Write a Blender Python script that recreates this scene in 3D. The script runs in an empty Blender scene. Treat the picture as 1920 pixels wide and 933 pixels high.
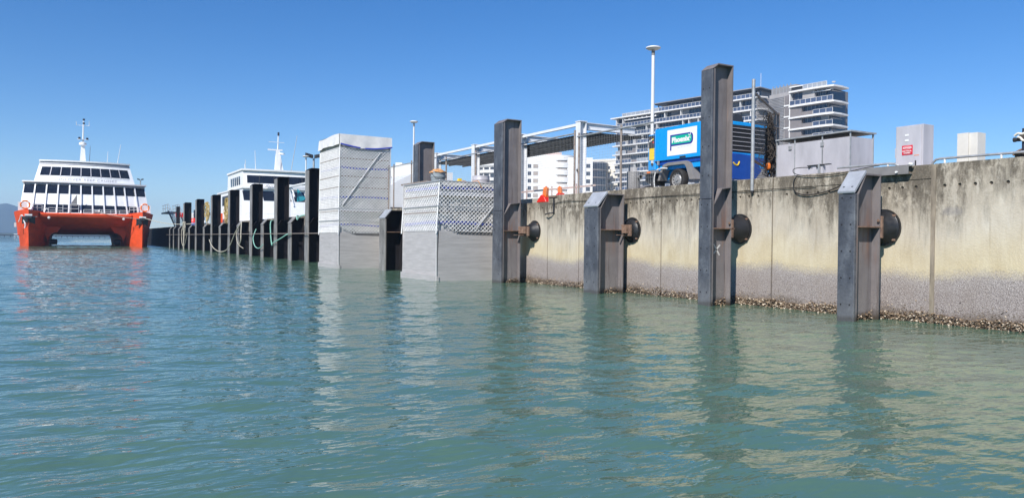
import bpy, bmesh, math, random
import numpy as np
from mathutils import Vector, Matrix, noise
random.seed(7)
SC = bpy.context.scene
COL = SC.collection
R = math.radians
# ------------------------------------------------------------------ camera
def make_camera():
    a, pi, r = 0.52756, 0.011036, 0.010642
    d = Vector((math.sin(a)*math.cos(pi), math.cos(a)*math.cos(pi), -math.sin(pi)))
    rt = Vector((math.cos(a), -math.sin(a), 0)); up = rt.cross(d)
    rt2 = rt*math.cos(r) + up*math.sin(r); up2 = -rt*math.sin(r) + up*math.cos(r)
    cam = bpy.data.cameras.new('camera'); o = bpy.data.objects.new('camera', cam); COL.objects.link(o)
    m = Matrix((rt2, up2, -d)).transposed().to_4x4(); m.translation = (0, 0, 1.5)
    o.matrix_world = m
    cam.sensor_width = 36; cam.lens = 1443/1920*36; cam.clip_start = .05; cam.clip_end = 20000
    SC.camera = o
make_camera()
# ------------------------------------------------------------------ light
SUN = Vector((-.85, -.52, .85)).normalized()
world = bpy.data.worlds.new("World"); SC.world = world; world.use_nodes = True
wn = world.node_tree.nodes
sky = wn.new('ShaderNodeTexSky'); sky.sky_type = 'NISHITA'; sky.sun_disc = False
sky.sun_elevation = math.asin(SUN.z); sky.sun_rotation = math.atan2(SUN.x, SUN.y) % (2*math.pi)
sky.air_density = 1.0; sky.dust_density = .0; sky.ozone_density = 3.2; sky.altitude = 1500
hs_ = wn.new('ShaderNodeHueSaturation'); hs_.inputs['Saturation'].default_value = 1.33; hs_.inputs['Hue'].default_value = .507
world.node_tree.links.new(sky.outputs[0], hs_.inputs['Color']); world.node_tree.links.new(hs_.outputs[0], wn['Background'].inputs[0])
wn['Background'].inputs[1].default_value = .108
sl = bpy.data.lights.new('sun', 'SUN'); so = bpy.data.objects.new('sun', sl); COL.objects.link(so)
sl.energy = 5.0; sl.angle = R(.55); sl.color = (1, .955, .89)
so.rotation_euler = (-SUN).to_track_quat('-Z', 'Y').to_euler(); so.location = (-30, -20, 40)
SC.view_settings.view_transform = 'Standard'; SC.view_settings.look = 'None'
SC.view_settings.exposure = .35; SC.view_settings.gamma = 1
SC.cycles.max_bounces = 8; SC.cycles.caustics_reflective = False; SC.cycles.caustics_refractive = False

# ------------------------------------------------------------------ helpers
class MB:
    def __init__(s): s.v = []; s.f = []
    def add(s, vs, fs):
        n = len(s.v); s.v += [tuple(v) for v in vs]; s.f += [tuple(i+n for i in f) for f in fs]; return s
    def box(s, x0, x1, y0, y1, z0, z1):
        return s.hexa([(x0,y0,z0),(x1,y0,z0),(x1,y1,z0),(x0,y1,z0),(x0,y0,z1),(x1,y0,z1),(x1,y1,z1),(x0,y1,z1)])
    def hexa(s, p):
        return s.add(p, [(3,2,1,0),(4,5,6,7),(0,1,5,4),(1,2,6,5),(2,3,7,6),(3,0,4,7)])
    def prism(s, poly, lo, hi, ax):   # poly in the two other axes (cyclic order), extruded along ax
        def P(a, b, c): return {'x':(c,a,b), 'y':(a,c,b), 'z':(a,b,c)}[ax]
        n = len(poly)
        return s.add([P(a,b,lo) for a,b in poly]+[P(a,b,hi) for a,b in poly],
            [tuple(range(n))[::-1], tuple(range(n,2*n))]+[(i,(i+1)%n,(i+1)%n+n,i+n) for i in range(n)])
    def tube(s, a, b, r, n=6, r2=None, cap=True):
        a = Vector(a); b = Vector(b); d = (b-a)
        if d.length < 1e-6: return s
        d.normalize(); u = d.orthogonal().normalized(); w = d.cross(u); r2 = r if r2 is None else r2
        vs = []
        for p, q in ((a, r), (b, r2)):
            vs += [p+(u*math.cos(6.28318*i/n)+w*math.sin(6.28318*i/n))*q for i in range(n)]
        fs = [(i,(i+1)%n,(i+1)%n+n,i+n) for i in range(n)]
        if cap: fs += [tuple(range(n))[::-1], tuple(range(n,2*n))]
        return s.add(vs, fs)
    def path(s, pts, r, n=6):
        pts = [Vector(p) for p in pts]; vs = []; fs = []; u = None
        for i, p in enumerate(pts):
            d = (pts[min(i+1,len(pts)-1)]-pts[max(i-1,0)]).normalized()
            u = d.orthogonal().normalized() if u is None else (u-d*u.dot(d)).normalized()
            w = d.cross(u)
            vs += [p+(u*math.cos(6.28318*k/n)+w*math.sin(6.28318*k/n))*r for k in range(n)]
        for i in range(len(pts)-1):
            for k in range(n): fs.append((i*n+k, i*n+(k+1)%n, (i+1)*n+(k+1)%n, (i+1)*n+k))
        fs += [tuple(range(n))[::-1], tuple(range((len(pts)-1)*n, len(pts)*n))]
        return s.add(vs, fs)
    def lathe(s, prof, c, ax='z', n=24, a0=0, a1=360, cap=True):  # prof: (radius, height)
        full = abs(a1-a0) >= 360; m = n if full else n+1; vs = []; fs = []
        for r, h in prof:
            for i in range(m):
                t = R(a0+(a1-a0)*i/n); p, q = r*math.cos(t), r*math.sin(t)
                vs.append({'z':(c[0]+p,c[1]+q,c[2]+h), 'x':(c[0]+h,c[1]+p,c[2]+q), 'y':(c[0]+q,c[1]+h,c[2]+p)}[ax])
        for j in range(len(prof)-1):
            for i in range(n): fs.append((j*m+i, j*m+(i+1)%m, (j+1)*m+(i+1)%m, (j+1)*m+i))
        if full and cap: fs += [tuple(range(m))[::-1], tuple(range((len(prof)-1)*m, len(prof)*m))]
        return s.add(vs, fs)
    def grid(s, P, nu, nv):   # P(u,v) -> point, u,v in 0..1
        vs = [P(i/nu, j/nv) for j in range(nv+1) for i in range(nu+1)]
        return s.add(vs, [(j*(nu+1)+i, j*(nu+1)+i+1, (j+1)*(nu+1)+i+1, (j+1)*(nu+1)+i) for j in range(nv) for i in range(nu)])
    def build(s, name, mat, parent=None, smooth=False, local=False, key=None, bev=0):
        if key is not None and key in CACHE: me = CACHE[key]
        else:
            me = bpy.data.meshes.new(name)
            off = Vector((0,0,0)) if (local or parent is None) else WL[parent.name]
            me.from_pydata([tuple(Vector(v)-off) for v in s.v], [], s.f)
            bm = bmesh.new(); bm.from_mesh(me); bmesh.ops.recalc_face_normals(bm, faces=bm.faces)
            if bev: bmesh.ops.bevel(bm, geom=bm.edges[:], offset=bev, segments=1, affect='EDGES', clamp_overlap=True)
            bm.to_mesh(me); bm.free()
            if smooth:
                me.polygons.foreach_set('use_smooth', [True]*len(me.polygons))
                me.set_sharp_from_angle(angle=R(smooth if smooth is not True else 40))
            me.materials.append(mat)
            if key is not None: CACHE[key] = me
        o = bpy.data.objects.new(name, me); COL.objects.link(o)
        WL[o.name] = Vector(WL[parent.name]) if parent else Vector((0,0,0))
        if parent: o.parent = parent
        return o
CACHE = {}; WL = {}
def thing(name, label, cat, loc=(0,0,0), group=None):
    o = bpy.data.objects.new(name, None); COL.objects.link(o); o.location = loc; o.empty_display_size = .2
    o['label'] = label; o['category'] = cat; WL[o.name] = Vector(loc)
    if group: o['group'] = group
    return o
def tag(o, label, cat, group=None):
    o['label'] = label; o['category'] = cat
    if group: o['group'] = group
    return o
def put(o, x, y, z): o.location = (x,y,z); WL[o.name] = WL[o.parent.name]+Vector((x,y,z)) if o.parent else Vector((x,y,z)); return o
def struct(o): o['kind'] = 'structure'; return o
def stuff(o): o['kind'] = 'stuff'; return o
def catmull(P, k=8):
    P = [Vector(p) for p in P]; out = []
    for i in range(len(P)-1):
        a = P[max(i-1,0)]; b = P[i]; c = P[i+1]; d = P[min(i+2,len(P)-1)]
        for j in range(k):
            t = j/k
            out.append(.5*((2*b)+(c-a)*t+(2*a-5*b+4*c-d)*t*t+(3*b-a-3*c+d)*t**3))
    out.append(P[-1]); return out
def lettering(text, size, place, mat, parent, bold=0, depth=.004, align='LEFT', shear=0, spacing=1, xs=1):
    cu = bpy.data.curves.new('lettering', 'FONT'); cu.body = text; cu.size = size; cu.offset = bold; cu.extrude = depth
    cu.align_x = align; cu.shear = shear; cu.space_character = spacing; cu.resolution_u = 3
    t = bpy.data.objects.new('tmp', cu); COL.objects.link(t)
    me = bpy.data.meshes.new_from_object(t.evaluated_get(bpy.context.evaluated_depsgraph_get()))
    bpy.data.objects.remove(t); bpy.data.curves.remove(cu)
    off = WL[parent.name]
    for v in me.vertices: v.co = Vector(place(v.co.x*xs, v.co.y, v.co.z))-off
    me.materials.clear(); me.materials.append(mat)
    o = bpy.data.objects.new('lettering', me); COL.objects.link(o); o.parent = parent; WL[o.name] = Vector(off)
    return o
# ------------------------------------------------------------------ materials
def newmat(name):
    m = bpy.data.materials.new(name); m.use_nodes = True; nt = m.node_tree
    return m, nt, nt.nodes['Principled BSDF']
def N(nt, typ, ins=None, **kw):
    n = nt.nodes.new(typ)
    for k, v in kw.items(): setattr(n, k, v)
    for k, v in (ins or {}).items():
        if hasattr(v, 'is_output'): nt.links.new(v, n.inputs[k])
        else: n.inputs[k].default_value = v
    return n
def ramp(nt, fac, stops):
    n = nt.nodes.new('ShaderNodeValToRGB'); nt.links.new(fac, n.inputs[0]); e = n.color_ramp.elements
    while len(e) < len(stops): e.new(.5)
    for el, (p, c) in zip(e, stops): el.position = p; el.color = (*c, 1) if len(c) == 3 else c
    return n.outputs[0]
def g(v): return (v, v, v)
def mix(nt, fac, a, b, mode='MIX'):
    n = nt.nodes.new('ShaderNodeMix'); n.data_type = 'RGBA'; n.blend_type = mode
    for i, v in ((0, fac), (6, a), (7, b)):
        if hasattr(v, 'is_output'): nt.links.new(v, n.inputs[i])
        else: n.inputs[i].default_value = v if i == 0 else (*v, 1)
    return n.outputs[2]
def math_(nt, op, a, b=0.0, c=None):
    n = nt.nodes.new('ShaderNodeMath'); n.operation = op
    for i, v in enumerate((a, b) if c is None else (a, b, c)):
        if hasattr(v, 'is_output'): nt.links.new(v, n.inputs[i])
        else: n.inputs[i].default_value = v
    return n.outputs[0]
def vec(nt, scale=(1,1,1), loc=(0,0,0), src='obj'):
    if src == 'obj': c = nt.nodes.new('ShaderNodeTexCoord').outputs['Object']
    else: c = nt.nodes.new('ShaderNodeNewGeometry').outputs['Position']
    return N(nt, 'ShaderNodeMapping', {'Vector': c, 'Scale': scale, 'Location': loc}).outputs[0]
def noise_(nt, v, sc, det=4, rough=.55, dist=0):
    return N(nt, 'ShaderNodeTexNoise', {'Vector': v, 'Scale': sc, 'Detail': det, 'Roughness': rough, 'Distortion': dist}).outputs[0]
def bump(nt, h, s, d=.01):
    return N(nt, 'ShaderNodeBump', {'Height': h, 'Strength': s, 'Distance': d}).outputs[0]
def simple(name, col, rough=.5, metal=0, var=.15, sc=3, stretch=(1,1,1), bmp=0, bsc=60, spec=.5, col2=None, src='obj'):
    m, nt, b = newmat(name)
    v = vec(nt, stretch, src=src)
    f = noise_(nt, v, sc, 5, .6)
    c2 = col2 or tuple(c*(1-var*2) for c in col)
    c = ramp(nt, f, [(.3, c2), (.68, tuple(min(1, x*(1+var*.6)) for x in col))])
    nt.links.new(c, b.inputs['Base Color'])
    nt.links.new(ramp(nt, noise_(nt, v, sc*3.1, 3), [(.3, g(max(0,rough-.1))), (.7, g(min(1,rough+.12)))]), b.inputs['Roughness'])
    b.inputs['Metallic'].default_value = metal; b.inputs['Specular IOR Level'].default_value = spec
    if bmp: nt.links.new(bump(nt, noise_(nt, v, bsc, 4, .65), bmp), b.inputs['Normal'])
    return m
M = {}
def concrete():
    m, nt, b = newmat('quay_concrete')
    pos = nt.nodes.new('ShaderNodeNewGeometry').outputs['Position']
    z = N(nt, 'ShaderNodeSeparateXYZ', {'Vector': pos}).outputs[2]
    v = vec(nt, src='pos'); vs = vec(nt, (1, 1, .18), src='pos'); vs2 = vec(nt, (1,1,.07), src='pos'); vsm = vec(nt, (1,1,.42), (3,1,7), src='pos')
    big = noise_(nt, vec(nt, (1,1,.35), (5,0,0), src='pos'), .55, 3); med = noise_(nt, vsm, 2.4, 7, .66, .6); streak = noise_(nt, vs, 7, 5, .62); str2 = noise_(nt, vs2, 16, 4, .6)
    fine = noise_(nt, v, 26, 5, .7); grain = noise_(nt, v, 85, 3, .7)
    base = ramp(nt, med, [(.28, (.40,.348,.28)), (.5, (.50,.442,.357)), (.72, (.58,.527,.437))])
    base = mix(nt, ramp(nt, streak, [(.45, g(0)), (.75, g(.55))]), base, (.64,.60,.52))
    base = mix(nt, ramp(nt, str2, [(.56, g(0)), (.70, g(.4))]), base, (.30,.25,.19))
    # cream algae band
    zz = math_(nt, 'ADD', z, math_(nt, 'MULTIPLY', math_(nt, 'SUBTRACT', big, .5), 1.1))
    band = ramp(nt, N(nt,'ShaderNodeMapRange',{'Value':zz,'From Min':.5,'From Max':2.3}).outputs[0], [(.0,g(.2)),(.22,g(.82)),(.46,g(.52)),(.70,g(0))])
    base = mix(nt, band, base, ramp(nt, med, [(.3,(.51,.41,.24)),(.7,(.61,.525,.35))]))
    # mildew from the top down
    zm = math_(nt, 'ADD', z, math_(nt, 'MULTIPLY', math_(nt, 'SUBTRACT', streak, .5), 2.0))
    zm = math_(nt, 'ADD', zm, math_(nt, 'MULTIPLY', math_(nt, 'SUBTRACT', big, .5), 2.4))
    mil = N(nt,'ShaderNodeMapRange',{'Value':zm,'From Min':1.75,'From Max':2.6}).outputs[0]
    rag = noise_(nt, vec(nt,(1,1,.6),(9,2,4),src='pos'), 9, 8, .78, .4)
    blot = ramp(nt, math_(nt,'ADD', math_(nt,'MULTIPLY',med,.45), math_(nt,'ADD', math_(nt,'MULTIPLY',fine,.15), math_(nt,'MULTIPLY',rag,.40))), [(.42,g(.06)),(.475,g(.6)),(.53,g(1))])
    mil = math_(nt, 'MULTIPLY', mil, blot)
    base = mix(nt, math_(nt,'MULTIPLY',mil,.86), base, ramp(nt, fine, [(.35,(.065,.053,.041)),(.5,(.125,.104,.078)),(.7,(.26,.22,.165))]))
    spk = ramp(nt, math_(nt,'ADD', math_(nt,'MULTIPLY',grain,.5), math_(nt,'MULTIPLY',mil,.12)), [(.31,g(0)),(.36,g(.55))])
    base = mix(nt, math_(nt,'MULTIPLY',spk, N(nt,'ShaderNodeMapRange',{'Value':zm,'From Min':1.5,'From Max':2.6}).outputs[0]), base, (.07,.058,.045))
    px = N(nt, 'ShaderNodeSeparateXYZ', {'Vector': pos}).outputs[1]
    e1 = math_(nt,'POWER', math_(nt,'DIVIDE', math_(nt,'SUBTRACT', px, 8.33), .26), 2.0); e2 = math_(nt,'POWER', math_(nt,'DIVIDE', math_(nt,'SUBTRACT', z, 2.13), .10), 2.0)
    sp = math_(nt,'SUBTRACT', math_(nt,'ADD', 1.0, math_(nt,'MULTIPLY', math_(nt,'SUBTRACT', rag, .5), 2.5)), math_(nt,'ADD', e1, e2))
    base = mix(nt, ramp(nt, sp, [(.0,g(0)),(1.0,g(.5))]), base, (.20,.19,.20))
    # barnacle belt
    zb = math_(nt, 'ADD', z, math_(nt, 'MULTIPLY', math_(nt, 'SUBTRACT', fine, .5), .42))
    zb = math_(nt, 'ADD', zb, math_(nt, 'MULTIPLY', math_(nt, 'SUBTRACT', big, .5), .5))
    bf = N(nt,'ShaderNodeMapRange',{'Value':zb,'From Min':1.04,'From Max':.80}).outputs[0]
    vor = N(nt,'ShaderNodeTexVoronoi',{'Vector':v,'Scale':58.0}).outputs['Distance']
    vor2 = N(nt,'ShaderNodeTexVoronoi',{'Vector':v,'Scale':140.0}).outputs['Distance']
    bc = ramp(nt, math_(nt,'ADD',math_(nt,'MULTIPLY',vor,.6),math_(nt,'MULTIPLY',vor2,.4)), [(.08,(.68,.62,.58)),(.32,(.455,.405,.385)),(.58,(.22,.188,.178))])
    bc = mix(nt, ramp(nt, noise_(nt, vec(nt,(1,1,.5),src='pos'), 2.2, 5), [(.4,g(0)),(.7,g(.5))]), bc, (.27,.225,.20))
    tp_ = N(nt,'ShaderNodeMapRange',{'Value':zb,'From Min':.55,'From Max':.98}).outputs[0]
    bc = mix(nt, math_(nt,'MULTIPLY', tp_, ramp(nt, vor2, [(.25,g(.75)),(.5,g(0))])), bc, (.70,.67,.64))
    base = mix(nt, bf, base, bc)
    low = N(nt,'ShaderNodeMapRange',{'Value':zb,'From Min':.26,'From Max':.04}).outputs[0]
    base = mix(nt, low, base, (.12,.092,.068))
    nt.links.new(base, b.inputs['Base Color']); b.inputs['Roughness'].default_value = .9; b.inputs['Specular IOR Level'].default_value = .25
    h = math_(nt,'ADD', math_(nt,'MULTIPLY',fine,.5), math_(nt,'MULTIPLY',math_(nt,'MULTIPLY',vor,bf),-.4))
    nt.links.new(bump(nt, h, .8, .02), b.inputs['Normal'])
    return m
M['concrete'] = concrete()
def steel():
    m, nt, b = newmat('pile_steel')
    v = vec(nt, src='pos'); vs = vec(nt, (1,1,.12), src='pos')
    z = N(nt, 'ShaderNodeSeparateXYZ', {'Vector': nt.nodes.new('ShaderNodeNewGeometry').outputs['Position']}).outputs[2]
    f = noise_(nt, v, 2.2, 6, .65); s = noise_(nt, vs, 6, 5, .6); fine = noise_(nt, v, 60, 4, .7)
    c = ramp(nt, f, [(.3,(.143,.127,.129)),(.7,(.198,.179,.18))])
    c = mix(nt, ramp(nt, s, [(.5,g(0)),(.75,g(.4))]), c, (.25,.225,.215))
    rz = math_(nt,'ABSOLUTE', math_(nt,'SUBTRACT', z, 1.75))
    rz = N(nt,'ShaderNodeMapRange',{'Value':rz,'From Min':.75,'From Max':.05}).outputs[0]
    rust = math_(nt,'MULTIPLY', ramp(nt, noise_(nt, vs, 5, 6,.7), [(.5,g(0)),(.66,g(1))]), rz)
    c = mix(nt, math_(nt,'MULTIPLY',rust,.8), c, (.22,.10,.05))
    barn = N(nt,'ShaderNodeMapRange',{'Value':math_(nt,'ADD',z,math_(nt,'MULTIPLY',f,.8)),'From Min':1.15,'From Max':.75}).outputs[0]
    spk = ramp(nt, fine, [(.5,g(0)),(.62,g(.75))])
    c = mix(nt, math_(nt,'MULTIPLY',barn,spk), c, (.34,.30,.28))
    s2 = noise_(nt, vec(nt, (1,1,.06), (4,4,0), src='pos'), 14, 5, .65)
    c = mix(nt, ramp(nt, s2, [(.54,g(0)),(.68,g(.55))]), c, (.085,.066,.060))
    c = mix(nt, ramp(nt, noise_(nt, vec(nt,(1,1,.1),(0,9,0),src='pos'), 9, 6, .7), [(.60,g(0)),(.72,g(.5))]), c, (.26,.14,.075))
    c = mix(nt, N(nt,'ShaderNodeMapRange',{'Value':math_(nt,'ADD',z,math_(nt,'MULTIPLY',f,.3)),'From Min':.36,'From Max':.20}).outputs[0], c, (.05,.038,.028))
    nt.links.new(c, b.inputs['Base Color']); b.inputs['Roughness'].default_value = .62
    nt.links.new(bump(nt, fine, .12, .004), b.inputs['Normal'])
    return m
M['steel'] = steel()
def facing():
    m, nt, b = newmat('pile_facing')
    v = vec(nt, (1,1,.6), src='pos'); vh = vec(nt, (1, 1.6, 9), src='pos')
    f = noise_(nt, v, 3.2, 6, .68); sc = noise_(nt, vh, 7, 5, .75, .5)
    z = N(nt, 'ShaderNodeSeparateXYZ', {'Vector': nt.nodes.new('ShaderNodeNewGeometry').outputs['Position']}).outputs[2]
    c = ramp(nt, f, [(.3,(.042,.046,.058)),(.52,(.080,.087,.104)),(.72,(.150,.162,.182))])
    c = mix(nt, ramp(nt, sc, [(.56,g(0)),(.64,g(.75))]), c, (.026,.027,.032))
    wet = N(nt,'ShaderNodeMapRange',{'Value':math_(nt,'ADD',z,math_(nt,'MULTIPLY',f,.16)),'From Min':.2,'From Max':.14}).outputs[0]
    c = mix(nt, wet, c, (.012,.012,.014))
    pale = N(nt,'ShaderNodeMapRange',{'Value':math_(nt,'ADD',z,math_(nt,'MULTIPLY',sc,.6)),'From Min':1.1,'From Max':.4}).outputs[0]
    c = mix(nt, math_(nt,'MULTIPLY',pale,.35), c, (.20,.195,.19))
    nt.links.new(c, b.inputs['Base Color']); b.inputs['Roughness'].default_value = .5
    nt.links.new(bump(nt, math_(nt,'ADD',sc,f), .5, .012), b.inputs['Normal'])
    return m
M['facing'] = facing()
M['facing_pale'] = simple('pale_facing', (.34,.36,.40), .5, var=.12, sc=4, bmp=.2, bsc=40)
M['farsteel'] = simple('pile_shade_black', (.020,.018,.020), .85, var=.2, sc=2, stretch=(1,1,.4), spec=.1)  # near-black puts the shade on the far pile webs into the colour
M['farfacing'] = simple('weathered_facing', (.26,.25,.24), .6, var=.3, sc=3, stretch=(1,1,.25))
M['rubber'] = simple('black_rubber', (.018,.018,.02), .42, var=.25, sc=4, bmp=.08, bsc=30)
M['rust'] = simple('rusty_plate', (.24,.15,.105), .85, var=.3, sc=9, bmp=.3, bsc=50, col2=(.10,.06,.045))
M['bolt'] = simple('bolt_steel', (.22,.22,.23), .45, metal=.6)
M['hole'] = simple('bolt_recess', (.015,.015,.018), .8)
M['spray'] = simple('spray_paint', (.62,.60,.58), .8, var=.2, sc=30)
M['galv'] = simple('galvanised', (.42,.43,.44), .5, metal=.35, var=.15, sc=8)
M['galv_old'] = simple('old_galvanised', (.30,.27,.245), .7, metal=.15, var=.25, sc=9, col2=(.19,.13,.10))
M['alu'] = simple('brushed_alloy', (.52,.505,.54), .5, metal=.1, var=.09, sc=3.2, stretch=(1,1,.35), bmp=.05)
M['alu2'] = simple('alloy_panel', (.49,.475,.51), .52, metal=.08, var=.12, sc=2.2, stretch=(1,1,.3), bmp=.05)
M['white'] = simple('white_paint', (.78,.78,.78), .38, var=.04, sc=1.2)
M['offwhite'] = simple('weathered_white', (.70,.70,.69), .55, var=.08, sc=1.5, stretch=(1,1,.4))
M['greywhite'] = simple('grey_roof_edge', (.40,.40,.43), .5, var=.08)
M['steelwhite'] = simple('painted_beam', (.74,.75,.77), .42, var=.07, sc=3)
M['tarp'] = simple('scaffold_sheet', (.56,.545,.54), .7, var=.09, sc=4, bmp=.15, bsc=14)
M['drape'] = simple('white_drape', (.68,.665,.65), .7, var=.06, sc=4, bmp=.2, bsc=10)
M['cream_col'] = simple('cream_column', (.64,.62,.57), .6, var=.06)
M['blue'] = simple('blue_stripe', (.035,.06,.42), .6, var=.12, sc=8)
M['net'] = simple('netting_cord', (.84,.835,.83), .75, var=.08)
M['skirt'] = simple('grey_sheet', (.43,.41,.405), .55, var=.10, sc=2.4, stretch=(.5,.5,5), bmp=.3, bsc=9, src='pos')
M['cut'] = simple('shaded_sheet_fold', (.20,.19,.19), .7, var=.15, sc=5)  # darker copy of the sheet colour, standing in for shade in the tuck
M['dark'] = simple('dark_metal', (.03,.03,.033), .55)
M['awning'] = simple('dark_roof_sheet', (.016,.014,.022), .75, var=.25, sc=2, spec=.2)
M['trailer'] = simple('trailer_blue', (.004,.29,.72), .3, var=.04, sc=2)
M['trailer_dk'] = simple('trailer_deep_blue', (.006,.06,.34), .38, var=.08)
M['plastic'] = simple('grey_plastic', (.22,.21,.205), .6, var=.1, sc=4)
M['tyre'] = simple('tyre', (.022,.021,.022), .8, var=.2)
M['rim'] = simple('wheel_rim', (.42,.41,.40), .4, metal=.5, var=.2, sc=7)
M['navy'] = simple('logo_navy', (.03,.03,.26), .4, var=.02)
M['green'] = simple('logo_green', (.0,.40,.27), .4, var=.02)
M['yellow'] = simple('yellow_label', (.85,.58,.02), .5, var=.05)
M['red'] = simple('red_sign', (.62,.015,.035), .4, var=.04)
M['redp'] = simple('red_plastic', (.70,.025,.015), .42, var=.1)
M['orange'] = simple('orange_plastic', (.85,.20,.02), .45, var=.08)
M['hullred'] = simple('orange_hull', (.74,.085,.022), .6, var=.12, sc=.7, stretch=(1,1,2), spec=.2)
M['hulldk'] = simple('hull_underside', (.50,.04,.03), .4, var=.12, sc=.6)
M['boot'] = simple('waterline_stain', (.06,.04,.035), .6)
def glassmat(name, col, rough=.06, var=.4, sc=.6):
    m, nt, b = newmat(name); v = vec(nt, src='pos')
    c = ramp(nt, noise_(nt, v, sc, 3), [(.35, col), (.7, tuple(x*(1+var*2) for x in col))])
    nt.links.new(c, b.inputs['Base Color']); b.inputs['Roughness'].default_value = rough; b.inputs['Specular IOR Level'].default_value = .6
    return m
M['glass'] = glassmat('ferry_glass', (.010,.012,.018), .05)
M['bglass'] = glassmat('building_glass', (.022,.028,.045), .08, sc=.25)
M['pane'] = glassmat('balcony_glass', (.045,.06,.10), .1, sc=.2)
M['frost'] = glassmat('frosted_balcony', (.26,.28,.31), .25, .12, .2)
M['taupe'] = simple('taupe_cladding', (.205,.186,.184), .7, var=.1, sc=.25)
M['ltaupe'] = simple('pale_cladding', (.36,.343,.338), .7, var=.08, sc=.3)
M['slab'] = simple('white_slab', (.72,.71,.70), .6, var=.05, sc=.3)
M['conc_b'] = simple('grey_concrete', (.28,.272,.276), .75, var=.12, sc=.3)
M['cream'] = simple('cream_render', (.74,.70,.61), .75, var=.05, sc=.2)
M['hotel'] = simple('white_render', (.80,.79,.765), .75, var=.05, sc=.15)
M['pink'] = simple('pink_render', (.62,.47,.42), .75, var=.06, sc=.2)
M['curtain'] = simple('curtained_window', (.42,.36,.31), .45, var=.15, sc=.7)
M['rope_y'] = simple('yellow_rope', (.50,.36,.10), .85, var=.25, sc=9, col2=(.28,.22,.13))
M['rope_w'] = simple('pale_rope', (.48,.45,.37), .85, var=.2, sc=9)
M['rope_g'] = simple('green_rope', (.25,.52,.44), .8, var=.15, sc=9)
M['cable'] = simple('black_cable', (.02,.018,.017), .6)
M['netdark'] = simple('old_net', (.06,.048,.04), .9, var=.4, sc=14, col2=(.022,.018,.015))
M['deck'] = simple('deck_concrete', (.38,.35,.30), .85, var=.12, sc=.8, bmp=.2, bsc=20, src='pos')
M['skin'] = simple('skin', (.45,.26,.18), .55, var=.05)
M['clothdk'] = simple('dark_cloth', (.025,.03,.05), .85, var=.15)
M['clothw'] = simple('white_cloth', (.75,.75,.75), .8, var=.05)
M['teal'] = simple('teal_panel', (.01,.25,.33), .5)
M['bucket'] = simple('grey_bucket', (.27,.31,.33), .5, var=.08)
M['cloth_o'] = simple('orange_cloth', (.62,.30,.11), .85, var=.3, sc=7)
M['trees'] = simple('shore_trees', (.055,.075,.04), .9, var=.35, sc=.04, src='pos')
M['hillmat'] = simple('hill_forest', (.06,.085,.045), .95, var=.3, sc=.006, src='pos')
M['mortar'] = simple('joint_dark', (.10,.085,.07), .95, var=.2, sc=4)
def shells():
    m, nt, b = newmat('oyster_shell')
    r = nt.nodes.new('ShaderNodeNewGeometry').outputs['Random Per Island']
    c = ramp(nt, r, [(0,(.045,.030,.019)),(.4,(.14,.092,.055)),(.78,(.36,.265,.17)),(1,(.68,.59,.47))])
    nt.links.new(c, b.inputs['Base Color']); b.inputs['Roughness'].default_value = .6
    return m
M['shell'] = shells()
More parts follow.
